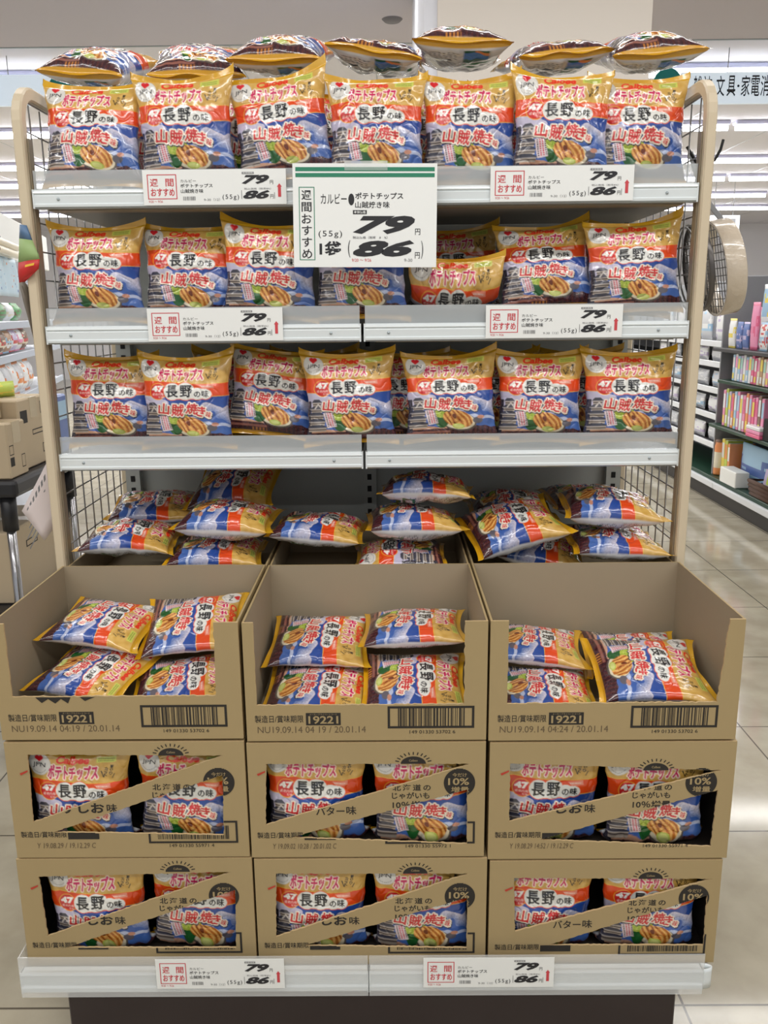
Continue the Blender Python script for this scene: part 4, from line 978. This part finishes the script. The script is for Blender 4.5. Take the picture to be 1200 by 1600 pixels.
# ------------------------------------------------------------------ goods in the background
PAL = {'pink': (236, 130, 180), 'rose': (226, 76, 130), 'white': (236, 238, 242), 'sky': (150, 196, 232), 'blue': (60, 92, 170), 'yellow': (238, 214, 70), 'lime': (184, 206, 60), 'mint': (150, 210, 190), 'lilac': (190, 176, 216), 'orange': (232, 130, 60), 'cream': (232, 222, 196), 'tan': (176, 130, 90), 'silver': (200, 204, 212), 'red': (206, 52, 52), 'green': (70, 150, 80), 'brown': (110, 76, 58)}
PAL = {k_: tuple(int(.82 * q + .18 * 246) for q in v_) for k_, v_ in PAL.items()}  # bright overexposed haze of the background mixed into the pack colours as white
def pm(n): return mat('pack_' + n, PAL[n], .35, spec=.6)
def pouch(name, w, h, t, base, cols, label, cat, group, seed=0, nu=12, nv=14, rz=0, tilt=0):
    """filled plastic pouch, printed face to local -Y, standing on z = 0; separate printed patches follow cols"""
    rg = random.Random(seed); b = MB(); V = []; n2 = 2 * nu
    for i in range(nv + 1):
        v = i / nv; g = max(.02, math.sin(math.pi * min(max((v - .06) / .88, 0), 1))) ** .5
        for k in range(n2):
            a = math.pi * 2 * k / n2; cx_, sy_ = math.cos(a), math.sin(a)
            x = w / 2 * (1 - .06 * g) * math.copysign(abs(cx_) ** .7, cx_); y = -t / 2 * g * math.copysign(abs(sy_) ** .8, sy_) + rg.uniform(-1, 1) * t * .03
            V.append((x, y, v * h))
    bv = len(b.v); b.v += V
    for i in range(nv):
        for k in range(n2):
            u = k / nu; c = cols[0]
            if i in (0, nv - 1): c = cols[-1]
            elif k < nu:
                c = cols[(int(i / nv * 4.2) + (1 if .3 < u < .75 and 4 < i < 10 else 0) + (rg.random() < .12)) % len(cols)]
            j = (k + 1) % n2
            b.f.append([bv + i * n2 + k, bv + i * n2 + j, bv + (i + 1) * n2 + j, bv + (i + 1) * n2 + k]); b.mi.append(b._m(pm(c))); b.sm.append(True)
    b.f.append(list(range(bv, bv + n2))[::-1]); b.mi.append(0); b.sm.append(False); b.f.append(list(range(bv + nv * n2, bv + nv * n2 + n2))); b.mi.append(0); b.sm.append(False)
    o = b.build(name); o.location = base; o.rotation_euler = (R(tilt), 0, R(rz)); return tag(o, label, cat, group)
def book(base, wy, h, d, c1, c2, label, group, lean=0, name='book', cat='book'):
    """book with its spine to local -Y: cover, page block and spine label"""
    b = MB(); b.bbox((-wy / 2, 0, 0), (wy / 2, d, h), pm(c1), .0015, 1); o = b.build(name); o.location = base; o.rotation_euler = (0, R(lean), R(-90))
    p = MB(); p.box2((-wy / 2 + .002, .004, h - .0005), (wy / 2 - .002, d - .001, h + .0015), m_white); p.build('pages', o)
    s_ = MB(); s_.box2((-wy / 2 * .8, -.0008, h * .50), (wy / 2 * .8, .0004, h * .9), pm(c2)); s_.build('title_label', o)
    s_ = MB(); s_.box2((-wy / 2 * .7, -.0008, h * .08), (wy / 2 * .7, .0004, h * .3), pm('yellow' if c2 == 'white' else 'white')); s_.build('publisher_label', o)
    return tag(o, label, cat, group)
# --- aisle shelf on the right
m_gs = mat('dark_green_shelf', (24, 62, 46), .4); m_gs2 = mat('charcoal_shelf', (62, 62, 66), .5); m_gd = mat('dark_toe_kick', (52, 50, 50), .5); m_rail = mat('white_shelf_rail', (226, 230, 236), .25, spec=.7)
g = empty('aisle_shelf', (2.25, 3.2, 0), 'long aisle shelf with dark green boards running back along the right side', 'shelf unit')
def gb(name, lo, hi, m, bev=.003): b = MB(); b.bbox([lo[0] - 2.25, lo[1] - 3.2, lo[2]], [hi[0] - 2.25, hi[1] - 3.2, hi[2]], m, bev, 1); return b.build(name, g)
gb('back_panel', (2.70, 2.6, .1), (2.72, 8.4, 1.50), mat('aisle_back_grey', (150, 152, 158), .6)); gb('toe_kick', (2.27, 2.6, 0), (2.68, 8.4, .10), m_gd)
dkk = gb('deck', (2.262, 2.6, .10), (2.70, 8.4, .165), m_gs)
b = MB(); b.bbox((-.012, -.6, .098), (.012, 1.46 - .6, .142), m_rail, .006, 2); b.bbox((-.012, .864, .098), (.012, 5.2, .142), m_rail, .006, 2); b.build('deck_rail', g)
gb('shelf_board', (2.25, 2.6, .808), (2.70, 4.15, .830), m_gs); gb('shelf_board', (2.25, 2.6, .502), (2.70, 4.25, .524), m_gs)
gb('shelf_board', (2.24, 2.6, 1.012), (2.70, 4.25, 1.036), m_gs2)
for z in (.36, .56, .74, .92, 1.06):
    gb('shelf_board', (2.34, 4.27, z - .018), (2.70, 8.4, z), m_gs2); gb('shelf_rail', (2.325, 4.27, z - .03), (2.34, 8.4, z + .012), m_rail)
gb('upright', (2.30, 4.252, .16), (2.70, 4.268, 1.5), MATS['aisle_back_grey'])
seq = ['sky', 'white', 'sky', 'lilac', 'white', 'sky', 'white', 'rose', 'rose', 'cream', 'tan', 'cream', 'pink', 'white', 'tan', 'rose']
for i, c in enumerate(seq):
    book((2.285, 3.985 - i * .042, .8335), .034, .166 + .007 * math.sin(i * 2.1), .15, c, ['white', 'pink', 'yellow', 'mint'][i % 4], '%s book spine, %s from the far end on the upper green board' % ({'sky': 'pale blue', 'rose': 'deep pink', 'tan': 'brown'}.get(c, c), ORD[i]), 'picture books on the aisle shelf')
seq = ['pink', 'lime', 'lilac', 'orange', 'sky', 'pink', 'white', 'pink', 'orange', 'pink', 'rose', 'pink', 'brown', 'pink']
for i, c in enumerate(seq):
    book((2.285, 4.09 - i * .046, .527), .036, .235 + .012 * math.sin(i * 1.7), .16, c, ['white', 'sky', 'yellow', 'rose'][i % 4], '%s book spine, %s from the far end on the lower green board' % ({'sky': 'pale blue', 'lime': 'yellow-green', 'rose': 'deep pink'}.get(c, c), ORD[i]), 'picture books on the aisle shelf', lean=-1)
b = MB(); b.bbox((-.05, -.11, 0), (.05, .11, .13), m_dark, .004, 1); o = b.build('black_box'); o.location = (2.31, 3.30, .525); tag(o, 'black box at the near end of the lower green board on the aisle shelf', 'box')
for i in range(3):
    b = MB(); b.bbox((-.018, -.10, 0), (.10, .10, .022), pm(['rose', 'pink', 'white'][i]), .004, 1); s_ = b.build('pink_pack'); s_.location = (2.262, 3.55 - .012 * i, .525 + .023 * i) if False else (2.262, 3.52, .525 + .0235 * i); tag(s_, '%s flat pack, %s of the stack before the pink books' % (['deep pink', 'light pink', 'white'][i], ['lowest', 'middle one', 'topmost'][i]), 'flat pack', 'flat packs on the lower green board')
# deck goods
b = MB(); b.lathe([(0, 0), (.032, 0), (.034, .01), (.034, .20), (.030, .215), (.030, .23), (0, .23)], (0, 0, 0), pm('orange'), n=20); o = b.build('tall_can'); o.location = (2.33, 4.215, .167)
b = MB(); b.lathe([(.0345, .05), (.0347, .06), (.0347, .15), (.0345, .16)], (0, 0, 0), pm('cream'), n=20); b.build('paper_label', o); b = MB(); b.lathe([(0, .243), (.028, .243), (.031, .238), (.031, .228)], (0, 0, 0), pm('brown'), n=20); b.build('lid', o)
tag(o, 'tall orange can with cream label at the far end of the green deck', 'can')
for i, (yy, w_, h_, c, c2, lb) in enumerate(((4.150, .045, .255, 'yellow', 'white', 'yellow book standing on the green deck beside the orange can'), (4.098, .045, .25, 'lime', 'orange', 'yellow-green book standing on the green deck'), (4.052, .034, .235, 'orange', 'white', 'orange book leaning beside the blue bag on the green deck'))):
    book((2.33, yy, .169), w_, h_, .17, c, c2, lb, 'books on the green deck', lean=-3)
pouch('toy_bag', .46, .26, .06, (2.405, 3.79, .167), ['sky', 'blue', 'blue', 'sky'], 'large bright blue toy bag standing on the green deck', 'toy bag', None, 3, rz=-90)
b = MB(); b.bbox((-.045, -.13, 0), (.045, .13, .10), m_white, .004, 1); o = b.build('white_box'); o.location = (2.298, 3.86, .167); tag(o, 'low white box in front of the blue toy bag on the green deck', 'box')
o = empty('wicker_basket', (2.36, 3.385, .176), 'brown wicker basket with magazines on the green deck', 'basket')
m_wick = mat('brown_wicker', (84, 58, 46), .6, noise=.3, nscale=60)
b = MB(); 
for z_, ins in ((.004, 0), (.03, -.004), (.056, -.008), (.082, -.012)):
    b.tube([(-.085 + ins, -.15 + ins, z_), (.085 - ins, -.15 + ins, z_), (.085 - ins, .15 - ins, z_), (-.085 + ins, .15 - ins, z_)], .013, m_wick, n=6, closed=True)
b.box2((-.085, -.15, 0), (.085, .15, .006), m_wick); b.build('woven_body', o)
for i, c in enumerate(('lilac', 'pink', 'white', 'sky', 'rose')):
    b = MB(); b.bbox((-.004, -.10, 0), (.004, .10, .15), pm(c), .001, 1); b.box2((-.0048, -.08, .06), (-.004, .06, .12), pm(['lime', 'white', 'rose', 'yellow', 'sky'][i]))
    q = b.build('magazine'); q.location = (2.318 + .021 * i, 3.385, .190); q.rotation_euler = (0, R(8), 0); tag(q, '%s magazine standing in the wicker basket' % {'sky': 'pale blue', 'rose': 'deep pink'}.get(c, c), 'magazine', 'magazines in the wicker basket')
# packs above the charcoal board
packs = [(4.08, 'white', ['white', 'white', 'yellow'], .11, .19), (3.96, 'blue', ['blue', 'lilac', 'blue'], .09, .17), (3.86, 'blue', ['blue', 'blue', 'lilac'], .09, .17), (3.74, 'pink', ['pink', 'pink', 'rose'], .11, .29), (3.60, 'red', ['white', 'red', 'sky'], .11, .17), (3.46, 'lilac', ['lilac', 'white', 'pink'], .12, .30), (3.33, 'silver', ['silver', 'brown', 'white'], .10, .18)]
for i, (yy, c, cols, w_, h_) in enumerate(packs):
    pouch('toy_pack', w_, h_, .03, (2.30, yy, 1.037), cols, '%s toy pack at the front of the charcoal board, %s from its far end' % (c, ORD[i]), 'toy pack', 'toy packs on the charcoal board', 40 + i, rz=-90)
packs = [(4.05, ['white', 'lilac', 'pink'], .16, .26), (3.90, ['sky', 'yellow', 'white'], .16, .40), (3.72, ['lime', 'yellow', 'white', 'lime'], .17, .42), (3.54, ['pink', 'yellow', 'rose'], .16, .44), (3.36, ['mint', 'pink', 'white'], .16, .42)]
for i, (yy, cols, w_, h_) in enumerate(packs):
    pouch('toy_pack', w_, h_, .04, (2.44, yy, 1.037), cols, 'tall %s toy pack at the back of the charcoal board, %s from far end' % ({'lime': 'yellow-green', 'sky': 'pale blue'}.get(cols[0], cols[0]), ORD[i]), 'toy pack', 'toy packs on the charcoal board', 60 + i, rz=-90)
lv = {.36: 'lowest', .56: 'second', .74: 'third', .92: 'fourth', 1.06: 'top'}
for li, z in enumerate((.36, .56, .74, .92, 1.06)):
    for j in range(5):
        yy = 4.50 + j * .30 + .04 * (li % 2); cols = [['silver', 'white', 'silver'], ['white', 'lilac', 'white'], ['silver', 'sky', 'white']][(li + j) % 3]
        pouch('clear_pack', .22, .112 if z < 1 else .24, .05, (2.395, yy, z + .003), cols, 'pale wrapped pack, %s from the near end on the %s far aisle rail' % (ORD[j], lv[z]), 'wrapped pack', 'pale packs on the far aisle shelf', 80 + li * 7 + j, rz=-90)

# --- bread shelf on the left
P0 = Vector((-1.88, 2.6, 0)); dv = Vector((-.225, .974, 0)).normalized(); nv_ = Vector((dv.y, -dv.x, 0)); ang = math.atan2(dv.y, dv.x)
g = empty('bread_shelf', P0, 'white shelf unit with wrapped bread and snacks at the left behind the cart', 'shelf unit'); g.rotation_euler = (0, 0, ang)
m_ws = mat('white_shelf_steel', (214, 218, 226), .35); m_wr = mat('pale_blue_rail', (190, 200, 216), .3)
def lb_(name, lo, hi, m): b = MB(); b.bbox(lo, hi, m, .003, 1); return b.build(name, g)     # local x along the unit, -y to the aisle
lb_('back_panel', (-1.2, .42, .1), (2.2, .44, 1.50), mat('dark_back', (34, 36, 38), .6)); lb_('base', (-1.2, .02, 0), (2.2, .42, .14), m_ws)
for z in (.60, .84, 1.07, 1.24):
    sb_ = lb_('shelf_board', (-1.2, .01, z - .012), (2.2, .42, z + .010), m_ws); lb_('shelf_rail', (-1.2, -.006, z - .02), (2.2, .01, z + .020), m_wr)
lb_('sign_header', (-1.2, .02, 1.60), (2.2, .04, 1.83), m_white); lb_('header_post', (-.9, .40, 1.5), (-.86, .43, 1.65), m_ws); lb_('header_post', (1.9, .05, 1.5), (1.94, .43, 1.65), m_ws)
k = Ink((-.35, .0195, 1.722), (1, 0, 0), (0, 0, -1), (0, -1, 0)); k.text('キャンディークラッカー', (.0, 0, .98, .07), m_black); k.build(g)
def on_left(t, z, off=.02): return P0 + dv * t + nv_ * (-off) + Vector((0, 0, z))
rzl = math.degrees(ang)
def put_l(name, t, z, w, h, th, cols, label, cat, group, seed, off=.05, tilt=0): return pouch(name, w, h, th, on_left(t, z, off), cols, label, cat, group, seed, rz=rzl, tilt=tilt)
for i in range(8): put_l('snack_bag', -.16 + i * .165, 1.091, .15, .13, .07, [['tan', 'white', 'sky'], ['lilac', 'white', 'red'], ['white', 'tan', 'pink'], ['brown', 'cream', 'red']][i % 4], '%s wrapped snack bag, %s from the near end on the middle bread shelf' % (['brown', 'lilac', 'white', 'dark'][i % 4], ORD[i]), 'snack bag', 'snack bags on the bread shelf', 120 + i)
for i in range(8): put_l('bread_bag', -.16 + i * .17, .851, .155, .185, .08, [['white', 'orange', 'white'], ['silver', 'white', 'orange']][i % 2], '%s bread bag with orange print, %s from the near end, lower bread shelf' % (['white', 'silver'][i % 2], ORD[i]), 'bread bag', 'bread bags on the bread shelf', 140 + i)
for i in range(6): put_l('bread_bag', -.14 + i * .23, 1.261, .2, .10, .08, [['white', 'cream', 'white'], ['green', 'brown', 'green']][i % 2], '%s bag on the upper bread shelf, %s from the near end' % (['white', 'leafy green'][i % 2], ORD[i]), 'bread bag', 'bread bags on the bread shelf', 160 + i, off=.08)
o = empty('hanging_tissue', on_left(.0, 1.39, -.012), 'large pale blue printed pack hanging in front of the upper bread shelf', 'hanging pack'); o.rotation_euler = (0, 0, ang)
b = MB(); P = [[(x, .006 * math.sin(x * 30 + z * 20), z) for z in np.linspace(0, .20, 9)] for x in np.linspace(-.3, .72, 24)]; b.grid(P, mat('pale_blue_pack', (200, 224, 240), .4), thick=.004); b.build('sheet', o)
rg = random.Random(4); b = MB()
for i in range(46): x, z = rg.uniform(-.28, .68), rg.uniform(.02, .18); b.box((x, -.012, z), (rg.uniform(.006, .02), .001, rg.uniform(.004, .014)), pm(rg.choice(['sky', 'blue', 'orange', 'silver'])))
b.build('dot_pattern', o)
b = MB(); b.box2((-.3, -.004, .20), (.72, .006, .212), m_white); b.build('header_strip', o)
for i in range(2):
    o = empty('rolled_poster', on_left(.02 + .05 * i, 1.606 - .0 + .0, .0), None, None); o.location = on_left(.30, 1.648 - .04 * i, -.045); o.rotation_euler = (0, 0, ang)
    tag(o, 'cream roll with dark red end, %s of the two before the white header' % ['upper', 'lower'][i], 'roll', 'cream rolls on the bread shelf')
    b = MB(); b.lathe([(0, -.26), (.012, -.26), (.018, -.245), (.018, .3), (0, .3)], (0, 0, 0), pm('cream'), n=14, axis='x'); b.build('roll', o)
    b = MB(); b.lathe([(0, -.285), (.008, -.28), (.0185, -.25), (.0185, -.243)], (0, 0, 0), mat('roll_end', (110, 40, 40), .5), n=14, axis='x'); b.build('end_cap', o)

# --- black cart with cartons
cart = empty('stock_cart', (-1.0, .66, 0), 'black two-tier stock cart with chrome legs left of the rack', 'cart')
m_cart = mat('black_cart_plastic', (34, 34, 38), .42); m_chrome = mat('cart_chrome', (186, 186, 190), .18, metal=.9)
def cb(name, lo, hi, m, bev=.006): b = MB(); b.bbox([lo[0] + 1.0, lo[1] - .66, lo[2]], [hi[0] + 1.0, hi[1] - .66, hi[2]], m, bev, 2); return b.build(name, cart)
cb('upper_tray', (-1.85, .66, .800), (-.985, 1.20, .850), m_cart, .012); cb('lower_tray', (-1.85, .66, .42), (-.985, 1.20, .465), m_cart, .012)
for x, y_ in ((-1.03, .70), (-1.80, .70), (-1.03, 1.16), (-1.80, 1.16)):
    b = MB(); b.tube([(x + 1, y_ - .66, .09), (x + 1, y_ - .66, .80)], .013, m_chrome, n=10); lg = b.build('leg', cart)
    b = MB(); b.tube([(x + 1, y_ - .66, .70), (x + 1, y_ - .66, .80)], .022, m_cart, n=10); b.build('leg_socket', lg)
    b = MB(); b.lathe([(0, -.014), (.04, -.014), (.045, -.008), (.045, .008), (.04, .014), (0, .014)], (x + 1, y_ - .66, .0452), m_dark, n=18, axis='x'); b.build('caster', cart)
m_kb = mat('cardboard_grey_brown', (196, 178, 150), .8, noise=.03, nscale=10)
def plain_carton(lo, hi, label, marks):
    o = empty('carton', ((lo[0] + hi[0]) / 2, (lo[1] + hi[1]) / 2, lo[2]), label, 'cardboard carton', 'cartons on the stock cart'); hx, hy, hz = (hi[0] - lo[0]) / 2, (hi[1] - lo[1]) / 2, hi[2] - lo[2]
    b = MB(); b.bbox((-hx, -hy, 0), (hx, hy, hz), m_kb, .004, 1); b.build('box', o)
    b = MB(); b.box2((-hx - .0004, -.025, hz - .06), (hx + .0004, .025, hz + .0005), mat('packing_tape', (196, 180, 150), .25)); b.build('tape', o)
    k = Ink((hx, -hy, hz), (0, 2 * hy / 100, 0), (0, 0, -hz / 100), (1, 0, 0))
    for (x0, y0, x1, y1, fill) in marks: (k.rect if fill else (lambda a, b_, c, d, m: k.ring(a, b_, c, d, 1.6, m)))(x0, y0, x1, y1, m_kprint)
    k.build(o); return o
plain_carton((-1.46, .672, .851), (-1.0, .79, 1.005), 'open-topped brown carton at the near edge of the stock cart', [(66, 62, 86, 86, 0), (4, 40, 26, 58, 0), (4, 62, 26, 78, 1)])
plain_carton((-1.50, .80, .851), (-1.02, 1.02, 1.055), 'larger brown carton with label boxes behind the open one on the cart', [(72, 8, 90, 26, 0), (6, 16, 28, 34, 1), (70, 70, 90, 84, 0), (40, 46, 76, 54, 0)])
plain_carton((-1.55, .685, 1.0065), (-1.06, .785, 1.105), 'small plain carton resting on top of the open one on the cart', [])
plain_carton((-1.76, .74, .4665), (-1.06, 1.12, .680), 'brown carton stowed on the lower tray of the stock cart', [(30, 24, 52, 34, 0)])
pouch('yellow_bag', .10, .045, .04, (-1.11, .90, 1.056), ['lime', 'yellow', 'lime'], 'bright yellow-green bag lying on the larger carton of the cart', 'bag', None, 9, rz=60)
b = MB(); b.bbox((-.04, -.06, 0), (.04, .06, .19), pm('blue'), .006, 1); o = b.build('blue_box'); o.location = (-1.06, 1.12, .851); b = MB(); b.box2((.0402, -.05, .11), (.0408, .05, .17), pm('sky')); b.build('label_panel', o); tag(o, 'bright blue box at the far corner of the stock cart', 'box')

# --- aisle signs
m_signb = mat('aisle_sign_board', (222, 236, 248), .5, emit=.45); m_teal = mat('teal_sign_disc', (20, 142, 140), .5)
for x0, x1, cx_, cz_, z0, z1, lb in ((1.92, 3.3, 1.838, 2.694, 2.568, 2.756, 'pale blue aisle sign with teal disc and dark lettering, right of the rack'), (-3.6, -2.075, -2.03, 2.700, 2.602, 2.787, 'pale blue aisle sign with teal disc hanging at the left behind the rack')):
    o = empty('aisle_sign', (0, 4.3, 0), lb, 'hanging sign', 'aisle signs'); b = MB(); b.bbox((x0, 0, z0), (x1, .02, z1), m_signb, .004, 1); b.build('board', o)
    b = MB(); b.lathe([(0, -.006), (.088, -.006), (.090, -.003), (.090, .012), (0, .012)], (cx_, 0, cz_), m_teal, n=32, axis='y'); b.build('disc', o)
    for x in (x0 + .3, x1 - .3):
        b = MB(); b.tube([(x, .01, z1 - .01), (x, .01, 2.9)], .003, m_steel, n=6); b.build('hanger_wire', o)
    if x0 > 0:
        k = Ink((0, 0, 0), (1, 0, 0), (0, 0, -1), (0, -1, 0))
        for ch_, px_ in (('雑', 1083), ('誌', 1098), ('文', 1118), ('具', 1135), ('家', 1157), ('電', 1172), ('消', 1187), ('耗', 1203), ('品', 1218)):
            xx = 1.839 + (px_ - 1043) * .00413; k.text(ch_, (xx, -2.735, xx + .056, -2.612), m_black, bold=.008)
        for px_ in (1113, 1151): xx = 1.839 + (px_ - 1043) * .00413; k.disc(xx + .006, -2.673, .008, .008, m_black, 12)
        k.build(o)
o = empty('far_sign', (4.36, 9.9, 2.25), 'small pale sign far down the aisle above the strainers', 'hanging sign')
b = MB(); b.bbox((-.21, 0, 0), (.21, .03, .20), m_signb, .004, 1); b.build('board', o); k = Ink((0, 0, 0), (1, 0, 0), (0, 0, -1), (0, -1, 0)); k.rect(-.1, -.16, .16, -.09, m_gline); k.build(o)
for x in (-.12, .12): b = MB(); b.tube([(x, .015, .19), (x, .015, .65)], .004, m_steel, n=6); b.build('hanger_wire', o)
